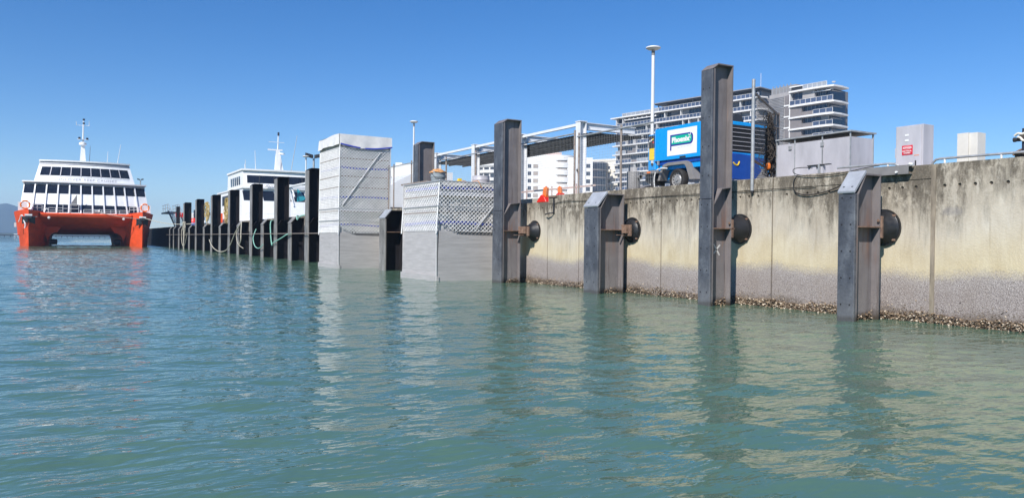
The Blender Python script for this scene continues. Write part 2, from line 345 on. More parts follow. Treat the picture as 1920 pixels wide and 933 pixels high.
# ------------------------------------------------------------------ water
WX0, WX1, WY0, WY1 = -62.0, 14.36, 2.0, 210.0
def water():
    m, nt, b = newmat('harbour_water')
    v = vec(nt, src='pos')
    c = ramp(nt, noise_(nt, v, .12, 3), [(.3,(.066,.136,.094)),(.7,(.088,.162,.115))])
    nt.links.new(c, b.inputs['Base Color']); b.inputs['Roughness'].default_value = .03; b.inputs['IOR'].default_value = 1.42
    va = N(nt,'ShaderNodeMapping',{'Vector':v,'Rotation':(0,0,R(24)),'Scale':(.55,1.25,1)}).outputs[0]
    vb = N(nt,'ShaderNodeMapping',{'Vector':v,'Rotation':(0,0,R(-14)),'Scale':(.6,1.2,1)}).outputs[0]
    fa = N(nt,'ShaderNodeAttribute',attribute_name='outer').outputs['Fac']
    vw = N(nt,'ShaderNodeMapping',{'Vector':v,'Rotation':(0,0,R(12)),'Scale':(.35,1.6,1)}).outputs[0]
    gust = ramp(nt, noise_(nt, vw, .075, 5, .62, .6), [(.38,g(.38)),(.5,g(.65)),(.62,g(1))])
    n1 = noise_(nt, va, 5.5, 2, .5, .2); n2 = noise_(nt, vb, 1.9, 3, .55, .3); n3 = noise_(nt, va, .75, 3, .5)
    n0 = noise_(nt, vb, 13, 2, .5)
    h = math_(nt,'ADD', math_(nt,'MULTIPLY',n1,.025), math_(nt,'MULTIPLY',n0,.004))
    n4 = noise_(nt, vb, .26, 2, .5)
    ho = math_(nt,'ADD', math_(nt,'MULTIPLY',n2,.045), math_(nt,'ADD', math_(nt,'MULTIPLY',n3,.15), math_(nt,'MULTIPLY',n4,.30)))
    ho = math_(nt,'MULTIPLY', ho, math_(nt,'ADD', math_(nt,'MULTIPLY', fa, 1.35), .15))
    ho = math_(nt,'MULTIPLY', ho, gust); h = math_(nt,'MULTIPLY', h, math_(nt,'ADD', math_(nt,'MULTIPLY', gust, .8), .35))
    h = math_(nt,'ADD', h, ho)
    # beyond the modelled waves the slope itself is varied (a bump map averages out at grazing distance)
    def cn(sc, det): return N(nt,'ShaderNodeTexNoise',{'Vector':va,'Scale':sc,'Detail':det,'Roughness':.55}).outputs['Color']
    def vm(op, a, b_):
        n = nt.nodes.new('ShaderNodeVectorMath'); n.operation = op
        for i, q in enumerate((a, b_)):
            if hasattr(q, 'is_output'): nt.links.new(q, n.inputs[i])
            else: n.inputs[i].default_value = q
        return n.outputs[0]
    sl_ = vm('ADD', vm('MULTIPLY', vm('SUBTRACT', cn(1.6,2), (.5,.5,.5)), (.42,.50,0)), vm('MULTIPLY', vm('SUBTRACT', cn(.34,2), (.5,.5,.5)), (.36,.42,0)))
    k_ = math_(nt,'MULTIPLY', fa, gust); kk = N(nt,'ShaderNodeCombineXYZ',{'X':k_,'Y':k_,'Z':0.0}).outputs[0]
    nv = vm('NORMALIZE', vm('ADD', vm('MULTIPLY', sl_, kk), (0,0,1)), (0,0,0))
    bn = N(nt,'ShaderNodeBump',{'Height':h,'Strength':1.0,'Distance':1.0}).outputs[0]
    gN = nt.nodes.new('ShaderNodeNewGeometry').outputs['Normal']
    tot = vm('NORMALIZE', vm('ADD', bn, vm('SUBTRACT', nv, (0,0,1))), (0,0,0))
    nt.links.new(tot, b.inputs['Normal'])
    return m
M['water'] = water()
def build_water():
    rng = np.random.RandomState(4)
    xs = [WX1]
    while xs[-1] > WX0: xs.append(xs[-1]-(.07 if xs[-1] > -9 else .07+.022*(-9-xs[-1])))
    xs = np.array(xs[::-1]); xs[0] = WX0; nx = len(xs)
    ys = [WY0]
    while ys[-1] < WY1: ys.append(ys[-1]+.047+.0018*(ys[-1]-WY0))
    ys = np.array(ys); ys[-1] = WY1; ny = len(ys)
    X, Y = np.meshgrid(xs, ys); X = X.astype(np.float32); Y = Y.astype(np.float32)
    DX = np.gradient(xs)[None, :]; DY = np.gradient(ys)[:, None]; cell = np.maximum(DX+0*DY, DY+0*DX).astype(np.float32)
    H = np.zeros_like(X)
    def sm(t): t = np.clip(t, 0, 1); return t*t*(3-2*t)
    far = sm((Y-22)/70)
    for i in range(88):
        big = i >= 62
        lam = (.22*(8.0**rng.rand())) if not big else 1.8*(3.2**rng.rand())
        th = R(62)+rng.randn()*R(30 if not big else 26)
        k = 2*math.pi/lam; amp = .0029*lam**.8*(.5+rng.rand()) if not big else .0029*lam*(.5+rng.rand())
        ph = rng.rand()*6.283
        mod = .6+.4*np.sin(X*rng.uniform(.15,.5)+Y*rng.uniform(.1,.4)+rng.rand()*6.28)
        s = np.sin(k*(X*math.cos(th)+Y*math.sin(th))+ph+.5*np.sin(.6*k*(X*math.sin(th)-Y*math.cos(th))*.35+ph))
        w = sm((lam/cell-2.2)/2.0)*(far if big else 1+.15*far)
        H += amp*mod*s*w
    # calmer under the wall, wind patches further out, fading flat at the rim of the patch
    H *= .42+.58*np.clip((14.4-X)/7.0, 0, 1)
    H *= 1-far*(.45-.45*np.sin(X*.07+Y*.11+1.3*np.sin(Y*.045)))*.6
    e = np.minimum.reduce([(X-WX0)/14.0, (Y-WY0)/.6, (WY1-Y)/30.0, (WX1-X)/.25+.35]); H *= np.clip(e, 0, 1)
    co = np.stack([X, Y, H], -1).reshape(-1, 3)
    out = np.clip(1-np.minimum((X-WX0)/14.0, (WY1-Y)/30.0), 0, 1).reshape(-1)
    idx = np.arange(nx*ny).reshape(ny, nx)
    q = np.stack([idx[:-1,:-1], idx[:-1,1:], idx[1:,1:], idx[1:,:-1]], -1).reshape(-1, 4)
    B = 9000.0
    ext = [(-B,-B,0),(B,-B,0),(B,WY0,0),(B,WY1,0),(B,B,0),(-B,B,0),(-B,WY1,0),(-B,WY0,0)]
    n0 = len(co); co = np.vstack([co, np.array(ext)]); out = np.concatenate([out, np.ones(8)])
    c00, c10, c01, c11 = idx[0,0], idx[0,-1], idx[-1,0], idx[-1,-1]
    faces = [[n0+7, *idx[0,:].tolist(), n0+2, n0+1, n0],
             [n0+6, n0+5, n0+4, n0+3, *idx[-1,::-1].tolist()],
             [n0+7, n0+6, *idx[::-1,0].tolist()],
             [n0+2, *idx[:,-1].tolist(), n0+3]]
    me = bpy.data.meshes.new('water')
    me.from_pydata(co.tolist(), [], q.tolist()+faces)
    at = me.attributes.new('outer', 'FLOAT', 'POINT'); at.data.foreach_set('value', out.astype(np.float32))
    bm = bmesh.new(); bm.from_mesh(me)
    bmesh.ops.recalc_face_normals(bm, faces=bm.faces); bm.to_mesh(me); bm.free()
    if me.polygons[0].normal.z < 0: me.flip_normals()
    me.polygons.foreach_set('use_smooth', [True]*len(me.polygons)); me.materials.append(M['water'])
    o = bpy.data.objects.new('water', me); COL.objects.link(o); struct(o)
build_water()
bed = MB(); bed.box(-9000, 9000, -9000, 9000, -6, -5); struct(bed.build('seabed', M['mortar']))
# ================================================================== QUAY
W = 14.40; HT = 3.05; ZC = 2.765
# deck ground behind the wall (near wharf wide, finger wharf narrow beyond)
d = MB(); d.box(W+.35, 60, -30, 46, 1.0, 3.03); struct(d.build('wharf_deck', M['deck']))
d = MB(); d.box(W+.35, 17.8, 46.002, 178, 1.0, 3.03); struct(d.build('finger_wharf_deck', M['deck']))
d = MB(); d.prism([(60.01,-30),(420,-30),(420,330),(95,330),(60.01,120)], -1.0, 3.0, 'z'); struct(d.build('city_ground', M['deck']))
wall = thing('quay_wall', 'weathered concrete quay wall with black mildew above and grey barnacles below', 'wall', (W, 0, 0))
joints = [-9.0, -2.97, .92, 4.81, 8.70, 12.57, 16.46, 20.42, 22.28]
HOLE0, HP, HR, HZ = 8.48, .283, .034, 2.625
def panel_near(y0, y1, top):
    # front face with real weep holes: a row of square cells at the hole height
    mb = MB(); s = HP/2
    ks = [k for k in range(-80, 120) if y0+.16 < HOLE0-k*HP < y1-.16]
    hs = sorted(HOLE0-k*HP for k in ks)
    x = W; xb = W+.40
    def quad(a, b, c, e): mb.add([(x,a,c),(x,b,c),(x,b,e),(x,a,e)], [(0,1,2,3)])
    zl, zh = HZ-s, min(HZ+s, top)
    if not hs: quad(y0, y1, -2.5, top)
    else:
        quad(y0, y1, -2.5, zl); 
        if top > zh+1e-4: quad(y0, y1, zh, top)
        quad(y0, hs[0]-s, zl, zh); quad(hs[-1]+s, y1, zl, zh)
        for h in hs:
            n = 12; vs = []; fs = []
            for r, dx in ((None, 0), (HR, 0), (HR*.92, .12), (.001, .121)):
                for i in range(n):
                    t = R(45+360*i/n); c, q = math.cos(t), math.sin(t)
                    if r is None:
                        m_ = max(abs(c), abs(q)); vs.append((x, h+s*c/m_, min(max(HZ+s*q/m_, zl), zh)))
                    else: vs.append((x+dx, h+r*c, HZ+r*q))
            for j in range(3):
                for i in range(n): fs.append((j*n+i, j*n+(i+1)%n, (j+1)*n+(i+1)%n, (j+1)*n+i))
            mb.add(vs, fs)
    mb.add([(x,y0,-2.5),(xb,y0,-2.5),(xb,y0,top),(x,y0,top)], [(0,1,2,3)])
    mb.add([(x,y1,-2.5),(xb,y1,-2.5),(xb,y1,top),(x,y1,top)], [(0,1,2,3)])
    mb.add([(x,y0,top),(xb,y0,top),(xb,y1,top),(x,y1,top)], [(0,1,2,3)])
    return mb
G = .021
for a, b in zip(joints[:-1], joints[1:]):
    if a < 8.6: panel_near(a+G, b-G, HT).build('wall_panel', M['concrete'], wall)
    else:
        panel_near(a+G, b-G, ZC-.004).build('wall_panel', M['concrete'], wall)
        c = MB(); c.box(W-.004, W+.40, a+G, b-G, ZC, HT); c.build('coping_block', M['concrete'], wall, bev=.012)
panel_near(22.28+G, 30.5, 2.84).build('wall_panel', M['concrete'], wall)
y = 30.5
while y < 178:
    c = MB(); c.box(W, W+.4, y+G, min(y+3.9, 178)-G, -2.5, ZC-.004); c.build('wall_panel', M['concrete' if y < 113 else 'farsteel'], wall)
    c = MB(); c.box(W-.004, W+.4, y+G, min(y+3.9, 178)-G, ZC, HT); c.build('coping_block', M['concrete' if y < 113 else 'farsteel'], wall)
    y += 3.9
c = MB(); c.box(W+.03, W+.36, -9, 177.9, -2.5, 2.80); c.build('joint_backing', M['mortar'], wall)
# pale pilaster strip of the joint at 8.7 and faint intermediate ribs
for yj in (8.70, 4.81):
    c = MB(); c.box(W-.018, W+.02, yj-.052, yj+.030, -2.0, HT-.01); c.build('joint_strip', simple('joint_strip', (.30,.25,.19), .9, var=.3, sc=5, stretch=(1,1,.3)) if yj > 8 else M['mortar'], wall)
for yj in (10.44, 14.6, 18.2):
    c = MB(); c.box(W-.006, W+.01, yj-.012, yj+.012, -1.5, ZC-.02); c.build('form_line', M['mortar'], wall)
# oysters
def SHELL(mb, rs, x, y, z, s, ax):
    ax = ax.normalized(); u = ax.orthogonal().normalized(); w = ax.cross(u)
    L, B_, T = s*rs.uniform(.7,1.3), s*rs.uniform(.4,.75), s*rs.uniform(.12,.28); c = Vector((x,y,z))
    mb.add([c+ax*L, c+u*B_*rs.uniform(.7,1.2), c-ax*L*.7, c-u*B_*rs.uniform(.7,1.2), c+w*T, c-w*T], [(0,1,4),(1,2,4),(2,3,4),(3,0,4),(1,0,5),(2,1,5),(3,2,5),(0,3,5)])
def oysters():
    rs = random.Random(3); mb = MB()
    def shell(x, y, z, s, outx=-1):
        ax = Vector((rs.uniform(-1,.2), rs.uniform(-1,1), rs.uniform(-.5,1))).normalized(); u = ax.orthogonal().normalized(); w = ax.cross(u)
        L, B_, T = s*rs.uniform(.7,1.3), s*rs.uniform(.4,.75), s*rs.uniform(.12,.28); c = Vector((x,y,z))
        vs = [c+ax*L, c+u*B_*rs.uniform(.7,1.2), c-ax*L*.7, c-u*B_*rs.uniform(.7,1.2), c+w*T, c-w*T]
        mb.add(vs, [(0,1,4),(1,2,4),(2,3,4),(3,0,4),(1,0,5),(2,1,5),(3,2,5),(0,3,5)])
    yy = 4.6
    while yy < 24.5:
        top = .15+.10*noise.noise(Vector((yy*1.3, 0, 0)))+.05*noise.noise(Vector((yy*6, 3, 0)))
        for k in range(13 if yy < 15 else 8):
            z = -.10+(top+.12)*rs.random()**.85
            shell(W-.012-.05*rs.random()*(1-max(0,z)/.3), yy+rs.uniform(-.03,.03), z, rs.uniform(.016,.036))
        yy += .021 if yy < 15 else .03
    for i in range(2600):   # loners higher up
        y0 = rs.uniform(4.6, 24); shell(W-.006, y0, .12+abs(rs.gauss(0,.13)), rs.uniform(.008,.022))
    return mb
stuff(oysters().build('oyster_band', M['shell'], wall))
# ================================================================== FENDER PILES
X0 = 13.2
def pile(yc, w, dep, rec, tall, label, near=True, mf='facing', ms='steel', top=5.75, marks=False, cone=True, coff=0, oys=0):
    t = thing('fender_pile', label, 'pile', (X0, yc, 0), 'tall fender piles along the quay wall' if tall else 'short fender piles along the quay wall')
    K = lambda n: (n, round(w,3), dep, rec, tall, mf, ms, top)
    def B(name, mb, mat, par=t, k=None, **kw): return mb.build(name, M[mat], par, local=True, key=K(k or name), **kw)
    h = w/2; cap0, cap1 = 2.50, 2.88; cx = .36
    # web with the profile of the short pile (sloping shoulder), front and back flanges
    zt = top if tall else cap1
    prof = [(.105,-1.5),(dep-.03,-1.5),(dep-.03,zt-.03),(cx,zt-.03),(.105,zt-.33 if not tall else zt-.16)] if not tall else [(.105,-1.5),(dep-.03,-1.5),(dep-.03,top-.03),(.20,top-.03),(.105,top-.13)]
    m = MB(); m.prism(prof, -h+rec, h-rec, 'y'); B('web', m, ms)
    m = MB(); m.box(.068, .104, -h, h, -1.5, (top-.14) if tall else cap0-.02); B('front_flange', m, ms)
    m = MB(); m.box(dep-.029, dep, -h, h, -1.5, zt-.03); B('back_flange', m, ms)
    if tall:
        m = MB(); m.box(0.006, .067, -h*.97, h*.97, 2.535, top-.15); B('facing_panel', m, mf, k='facing_up', bev=.008)
        m = MB(); m.box(-.008, .067, -h*1.03, h*1.03, -1.2, 2.525); B('facing_panel', m, mf, k='facing_lo', bev=.01)
        m = MB(); m.prism([(.006,top-.145),(.20,top),(dep+.002,top),(dep+.002,top-.028),(.205,top-.028),(.03,top-.145)], -h-.004, h+.004, 'y'); B('cap_plate', m, ms)
        m = MB(); m.prism([(.108,2.42),(.37,2.80),(dep-.031,2.84),(dep-.031,2.815),(.375,2.775),(.125,2.40)], -h, -h+rec-.002, 'y'); B('shoulder_plate', m, ms)
    else:
        m = MB(); m.box(-.008, .067, -h*1.03, h*1.03, -1.2, cap0-.025); B('facing_panel', m, mf, bev=.01)
        m = MB(); m.prism([(-.012,cap0-.02),(.335,cap1+.01),(.335,cap1+.055),(.30,cap1+.06),(-.04,cap0+.03),(-.03,cap0-.01)], -h*1.04, h*1.04, 'y')
        B('sloped_pad', m, 'facing_pale' if near else mf, bev=.006)
        m = MB(); m.prism([(.106,cap0-.06),(.338,cap1-.03),(dep+.004,cap1-.03),(dep+.004,cap1),(.337,cap1),(.106,cap0-.02)], -h, h, 'y'); B('cap_plate', m, ms)
        if near:
            for q in (.22,.78):
                for sy in (-.26*w, .26*w):
                    p = Vector((-.034+.334*q, sy, cap0+.032+.385*q)); nn = Vector((-.385,0,.334)).normalized()
                    m = MB(); m.tube(-nn*.004, nn*.006, .024, 10); b = m.build('bolt', M['hole'], t, local=True, key=('padbolt',)); put(b, *p)
    # shelf, bracket and cone fender
    zs = 1.84
    m = MB(); m.box(.106, dep+.12, -h-.01, -h+rec-.003, zs-.012, zs+.012); B('shelf_plate', m, 'rust' if near else ms)
    m = MB(); m.box(dep+.002, dep+.075, -.20, .20, 1.62, 2.06)
    if coff: m = MB(); m.box(dep+.002, dep+.075, coff-.19, .19, 1.66, 1.99)
    m.build('bracket_plate', M['rust' if near else ms], t, local=True, key=('brk',dep,coff,ms), bev=.01)
    if coff:
        m = MB(); m.box(dep-.10, dep, coff-.12, -h-.012, 1.74, 1.99); m.build('bracket_arm', M['rust'], t, local=True, bev=.01)
        m = MB(); m.box(dep-.30, dep+.05, coff+.02, -h-.02, zs-.16, zs-.14); m.build('bracket_web', M['rust'], t, local=True)
    if cone:
        L = 1.2-.006-(dep+.077); m = MB()
        m.lathe([(.195,0),(.205,.05),(.24,L*.35),(.30,L*.62),(.335,L*.8),(.345,L-.055)], (dep+.077,coff,zs), 'x', 28); c = m.build('cone_fender', M['rubber'], t, local=True, key=('cone',dep,coff), smooth=35)
        m = MB(); m.lathe([(.30,0),(.372,.002),(.375,.045),(.30,.05)], (1.2-.058,coff,zs), 'x', 28); m.build('flange_ring', M['rubber'], c, local=True, key=('ring',coff), smooth=35)
        for k in range(4):
            a = R(45+90*k); m = MB(); m.box(-.03,.012,-.03,.03,-.02,.02)
            q = m.build('flange_bolt', M['rust'], c, local=True, key=('fbolt',)); put(q, 1.2-.055, coff+.345*math.cos(a), zs+.345*math.sin(a))
    if near:
        m = MB(); m.tube((-.004,0,0), (-.018,0,0), .03, 8); m.tube((-.018,0,0),(-.03,0,0),.018,6)
        q = m.build('bracket_bolt', M['rust'], t, local=True, key=('bbolt',)); put(q, dep-.06, -h-.0, 1.97)
        z = .32
        while z < (top-.2 if tall else 2.45):
            for sy in (-.27*w, .27*w):
                m = MB(); m.tube((-.006,0,0),(.004,0,0), .017, 8); m.tube((-.0085,0,0),(-.006,0,0), .009, 6)
                b = m.build('bolt', M['hole'], t, local=True, key=('bolt',)); put(b, (-.008 if (z < 2.53 or not tall) else .006)+.001, sy, z)
            z += .52 if z < 2.4 else .69
    if oys:
        m = MB(); rs = random.Random(int(yc*7))
        for k in range(170):
            x = rs.uniform(.14, dep-.02); hh = .06+.16*max(0, (x-.2)/dep); z = -.08+(hh+.1)*rs.random()
            SHELL(m, rs, x, -h+rec-.015-.03*rs.random(), z, rs.uniform(.02,.036), Vector((rs.uniform(-.6,.6), rs.uniform(-1,.1), rs.uniform(-.5,1))))
        stuff(m.build('oyster_clump', M['shell'], t, local=True))
    if marks:
        for (p0, p1) in (((.27,1.47),(.47,1.20)),((.49,1.45),(.28,1.24))):
            m = MB(); a = Vector((p0[0],0,p0[1])); b = Vector((p1[0],0,p1[1])); dd = (b-a).normalized(); n_ = Vector((-dd.z,0,dd.x))*.019
            m.hexa([a-n_+Vector((0,yy,0)) if i < 2 else a for i, yy in enumerate((0,0))] and
                   [(p.x, yy, p.z) for yy in (-h+rec-.006, -h+rec+.002) for p in (a-n_, b-n_, b+n_, a+n_)])
            m.build('paint_stroke', M['spray'], t, local=True)
    return t
pile(9.70, .36, .80, .165, False, 'short grey pile under the grey cable tray, nearest the right picture edge', oys=1)
pile(13.55, .38, .69, .165, True, 'tall grey steel pile before the blue compressor, marked with a painted white X', marks=True, oys=1)
pile(18.12, .66, .94, .20, False, 'short grey pile with sloped bolted cap, below the lamp post and round bollard', coff=-.42, oys=1)
pile(23.72, .62, .78, .15, True, 'tall brown sided pile standing right against the low wrapped scaffold', coff=-.62, oys=1)
pile(31.10, .50, .80, .15, True, 'tall brown sided pile rising out of the low wrapped scaffold', near=True, cone=False)
pile(35.05, .74, .93, .36, False, 'short black sided pile between the two wrapped scaffolds', ms='farsteel', mf='farfacing')
far = [(48.4,.74,True,'tall black pile right beside the tall wrapped scaffold'),
 (52.6,.74,False,'short black pile with a green rope at its top, left of the tall scaffold'),
 (56.7,.74,True,'tall black pile crossed by a green rope, before the white ferry bridge'),
 (61.0,.74,False,'short black pile from whose cap a green rope hangs down'),
 (65.2,.74,True,'tall black pile behind the steel ladder'),
 (70.6,.74,False,'short black pile with two loops of pale rope beside its front edge'),
 (74.9,.74,True,'tall black pile right of the tangled yellow rope, over the low rope loop'),
 (79.7,.74,False,'short black pile below the tangle of yellow rope'),
 (84.7,.74,True,'tall black pile between the two bundles of yellow rope'),
 (89.7,.74,False,'short black pile below the left bundle of hanging yellow rope'),
 (95.6,.74,True,'tall black pile right of the person in white on the wharf'),
 (101.1,.74,False,'short black pile with a coil of pale green rope hung on it'),
 (106.0,.74,True,'farthest tall black pile, near the orange ferry'),
 (110.8,.74,False,'short pile just beyond the farthest tall pile'),
 (116.5,.5,False,'thin short pile close to the ferry, next to the gangway'),
 (121.0,.5,False,'last thin short pile at the end of the wharf by the ferry')]
for yc, w, tall, lab in far:
    pile(yc, w, .9, .33 if w > .6 else .2, tall, lab, near=False, ms='farsteel', mf='farfacing', top=5.9, cone=yc < 80)
# walkway beam linking the far piles (thin line at mid height)
m = MB(); m.tube((13.02,44,1.80),(13.02,123,1.80),.025,6); tag(m.build('tie_rail', M['galv_old']), 'thin steel tie bar running across the black piles at half height', 'rail')
# ================================================================== WRAPPED SCAFFOLDS
def clip_line(p, q, poly):   # clip segment to convex polygon (2D, CCW)
    t0, t1 = 0, 1; d = (q[0]-p[0], q[1]-p[1]); n = len(poly)
    for i in range(n):
        a = poly[i]; b = poly[(i+1)%n]; nx, ny = -(b[1]-a[1]), b[0]-a[0]
        den = nx*d[0]+ny*d[1]; num = nx*(p[0]-a[0])+ny*(p[1]-a[1])
        if abs(den) < 1e-9:
            if num < 0: return None
            continue
        t = -num/den
        if den > 0: t0 = max(t0, t)
        else: t1 = min(t1, t)
        if t0 >= t1: return None
    return (p[0]+d[0]*t0, p[1]+d[1]*t0), (p[0]+d[0]*t1, p[1]+d[1]*t1)
def netting(P, poly, du, dv, r):
    mb = MB(); us = [p[0] for p in poly]; vs = [p[1] for p in poly]; u0, u1, v0, v1 = min(us), max(us), min(vs), max(vs)
    sl = dv/du; H = v1-v0; n = int((u1-u0+H/sl)/du)+2
    for sgn in (1, -1):
        for i in range(-2, n+2):
            ua = u0+i*du-(H/sl if sgn > 0 else 0); ub = ua+sgn*H/sl
            if sgn < 0: ua, ub = ua, ua-H/sl
            c = clip_line((ua, v0), (ub, v1), poly)
            if c: mb.tube(P(*c[0]), P(*c[1]), r, 4, cap=False)
    return mb
def wrapped_scaffold(x0, x1, y0, y1, ztop, zs, stripes, label, brace, lean, drape, nd, nr=.013, rec=0):
    t = thing('wrapped_scaffold', label, 'scaffold', ((x0+x1)/2, (y0+y1)/2, 0), 'sheeted scaffolds over the piles')
    rs = random.Random(int(ztop*10))
    def LX(z, x): return x+lean*(z/ztop)*(1 if x < (x0+x1)/2 else .2)   # slight inward lean
    front = lambda u, z, o=0: (LX(z, x0)-o, u, z)      # water side, u = y
    end = lambda u, z, o=0: (LX(z, x0)+(u-x0)*(x1-LX(z, x0))/(x1-x0), y0-o, z)  # camera side, u = x
    # lower skirt, with its shoulder cut on the end face
    for nm, P, a, b in (('front', front, y0, y1), ('end', end, x0, x1)):
        pl = [(a,-1.0),(b,-1.0),(b,zs),(a,zs)] if nm == 'front' else [(a,-1.0),(b,-1.0),(b,zs-.17),(a+(b-a)*.34,zs-.13),(a+(b-a)*.25,zs),(a,zs)]
        m = MB(); n = len(pl); m.add([P(u,v,.0) for u,v in pl]+[P(u,v,-.03) for u,v in pl], [tuple(range(n)), tuple(range(n,2*n))[::-1]]+[(i,(i+1)%n,(i+1)%n+n,i+n) for i in range(n)])
        m.build('skirt_sheet', M['skirt'], t)
    m = MB(); m.box(x0-.025, x0+.02, y0-.025, y0+.02, -.5, zs); m.build('corner_strip', M['tarp'], t)
    m = MB(); m.box(x0-.05, x0+.01, y0+.01, y1+.02, -1, .22); m.box(x0+.1, x0+.012, y0-.03, y0-.004, -1, .16); m.build('skirt_hem', M['skirt'], t)
    m = MB(); m.box(x0+.02, x1, y1-.03, y1, -1, ztop); m.box(x1-.03, x1, y0+.02, y1-.04, -1, ztop); m.build('back_sheet', M['tarp'], t)
    # upper sheet, loosely bulging behind the netting
    def sheet(P, a, b, za, zb, o, amp):
        m = MB(); sc = 1.7
        def Q(i, j):
            u = a+(b-a)*i; z = za+(zb-za)*j; e = min(i, 1-i, j, 1-j)*6; e = min(1, e)
            k = (noise.noise(Vector((u*sc, z*sc*1.5, zb)))+.6*noise.noise(Vector((u*4.5, z*6, 2))))*amp*e
            if P is end and rec and z < rec:
                f = .06+.30*(rec-z)/(rec-zs+.17); k -= .24*min(1, max(0, (i-f)/.05))*min(1, (rec-z)/.05)
            return P(u, z, -(o+.05*e)+k)
        return m.grid(Q, 44, int((zb-za)*20))
    sheet(front, y0+.01, y1-.01, zs, ztop, .05, .055).build('side_sheet', M['tarp'], t, smooth=60)
    sheet(end, x0+.01, x1-.02, zs-.17, ztop, .06, .085).build('side_sheet', M['tarp'], t, smooth=60)
    # tucked-in sheet behind the net, its shade painted as a dark shoulder
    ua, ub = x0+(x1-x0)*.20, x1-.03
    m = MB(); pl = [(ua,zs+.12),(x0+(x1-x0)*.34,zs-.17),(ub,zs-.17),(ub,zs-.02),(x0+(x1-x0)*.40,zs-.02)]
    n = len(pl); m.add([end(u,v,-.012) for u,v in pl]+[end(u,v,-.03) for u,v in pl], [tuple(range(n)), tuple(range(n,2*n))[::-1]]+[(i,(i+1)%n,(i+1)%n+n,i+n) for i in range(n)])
    m.build('tucked_fold_shade', M['cut'], t)
    # netting
    stuff(netting(lambda u, v: front(u, v, .03), [(y0,zs),(y1,zs),(y1,ztop-drape),(y0,ztop-drape)], nd, nd*.95, nr).build('netting', M['net'], t))
    stuff(netting(lambda u, v: end(u, v, .06), [(x0,zs-.02),(x0+(x1-x0)*.25,zs-.02),(x0+(x1-x0)*.36,zs-.17),(x1,zs-.2),(x1,ztop-drape),(x0,ztop-drape)], nd, nd*.95, nr).build('netting', M['net'], t))
    for z in stripes:
        for P, a, b, q in ((front, y0+.03, y1-.03, .02), (end, x0+.05, x1-.05, .035)):
            m = MB(); m.grid(lambda i, j: P(a+(b-a)*i, z-.05+.10*j+.025*math.sin(i*5+z*3)-.02*i, -q), 16, 1); m.build('blue_band', M['blue'], t)
    # tubes and rails
    for (u, v) in ((x0-.03, y0-.03), (x0-.03, y1), (x1, y0-.03)):
        m = MB(); m.tube((u, v, zs-.1), (LX(ztop, u), v, ztop), .024, 8); m.build('standard_tube', M['net'], t, smooth=True)
    for z in brace['rails']:
        m = MB(); m.tube((LX(z,x0)-.04, y0-.06, z), (LX(z,x0)-.04, y1+.12, z), .028, 8); m.build('ledger_tube', M['galv'], t, smooth=True)
        m = MB(); m.tube((LX(z,x0)-.08, y0-.045, z-.0), (x1+.05, y0-.045, z-.02), .028, 8); m.build('ledger_tube', M['galv'], t, smooth=True)
    for z in brace.get('boards', []):
        m = MB(); m.box(LX(z,x0)-.03, x1+.03, y0-.05, y0-.02, z-.075, z+.06); m.build('toe_board', M['alu'], t)
    for (ua, za, ub, zb) in brace['diag']:
        m = MB(); m.tube(end(ua,za,.09), end(ub,zb,.09), .035, 8); m.build('brace_tube', M['galv'], t, smooth=True)
    for z in brace['inner']:      # rails showing dark behind the net
        for P, a, b in ((front, y0, y1), (end, x0, x1)):
            m = MB(); m.tube(P(a+.03,z,.012), P(b-.03,z,.012), .034, 6); m.build('inner_rail', M['galv_old'], t, smooth=True)
    return t
tall_s = wrapped_scaffold(11.95, 14.66, 37.85, 41.25, 6.72, 1.80, (5.08, 3.55, 2.25) and (5.1, 3.62, 2.2), 'tall scaffold wrapped in white sheet and diamond netting with a drape over its top', 
    dict(rails=(3.02, 2.42), boards=(2.98,), diag=[(12.1,3.2,14.1,5.95)], inner=(5.55, 4.65, 4.1, 2.9)), .06, .62, .17, .0145, 2.92)
# the drape thrown over the top of the tall scaffold
m = MB(); xa, xb, ya, yb = 11.93, 14.72, 37.78, 41.3
def drape_end(i, j):
    u = xa+(xb-xa)*i; sag = .52+.16*math.sin(i*3.14)+.02*math.sin(i*23)
    return (u, ya-.02-.05*j*math.sin(i*9+1)**2, 6.76-.02*i-sag*j)
m.grid(drape_end, 40, 8); m.build('top_drape', M['drape'], tall_s, smooth=60)
m = MB(); m.grid(lambda i, j: (xa-.015-.06*j*abs(math.sin(i*11)), ya+(yb-ya)*i, 6.76+.03*math.sin(i*6)-(.52+.05*math.sin(i*7))*j), 40, 8); m.build('top_drape', M['drape'], tall_s, smooth=60)
m = MB(); m.grid(lambda i, j: (xa+(xb-xa)*i, ya+(yb-ya)*j, 6.76-.02*i-.12*math.sin(3.14*i)*math.sin(3.14*j)), 10, 10); m.build('top_drape', M['drape'], tall_s, smooth=60)
m = MB(); m.grid(lambda i, j: (xa+.04+(xb-xa-.04)*i, ya-.07-.02*math.sin(i*9), 6.30-.02*i-.16*math.sin(i*3.14)-.07*j), 20, 1); m.build('blue_band', M['blue'], tall_s)
low_s = wrapped_scaffold(11.62, 14.30, 25.36, 28.62, 3.66, 1.82, (3.42, 2.12), 'low scaffold wrapped in white sheet and diamond netting, with a bucket standing on its top',
    dict(rails=(2.72, 3.62), boards=(3.18,), diag=[(13.2,1.95,14.1,3.0)], inner=(2.5, 3.1)), .12, .06, .16, .0115, 3.12)
m = MB(); m.box(11.80, 14.25, 25.45, 28.55, 3.60, 3.655); m.build('deck_board', M['galv_old'], low_s)
m = MB(); m.box(11.78, 11.95, 26.6, 29.2, 3.66, 3.72); m.build('deck_board', M['galv_old'], low_s)
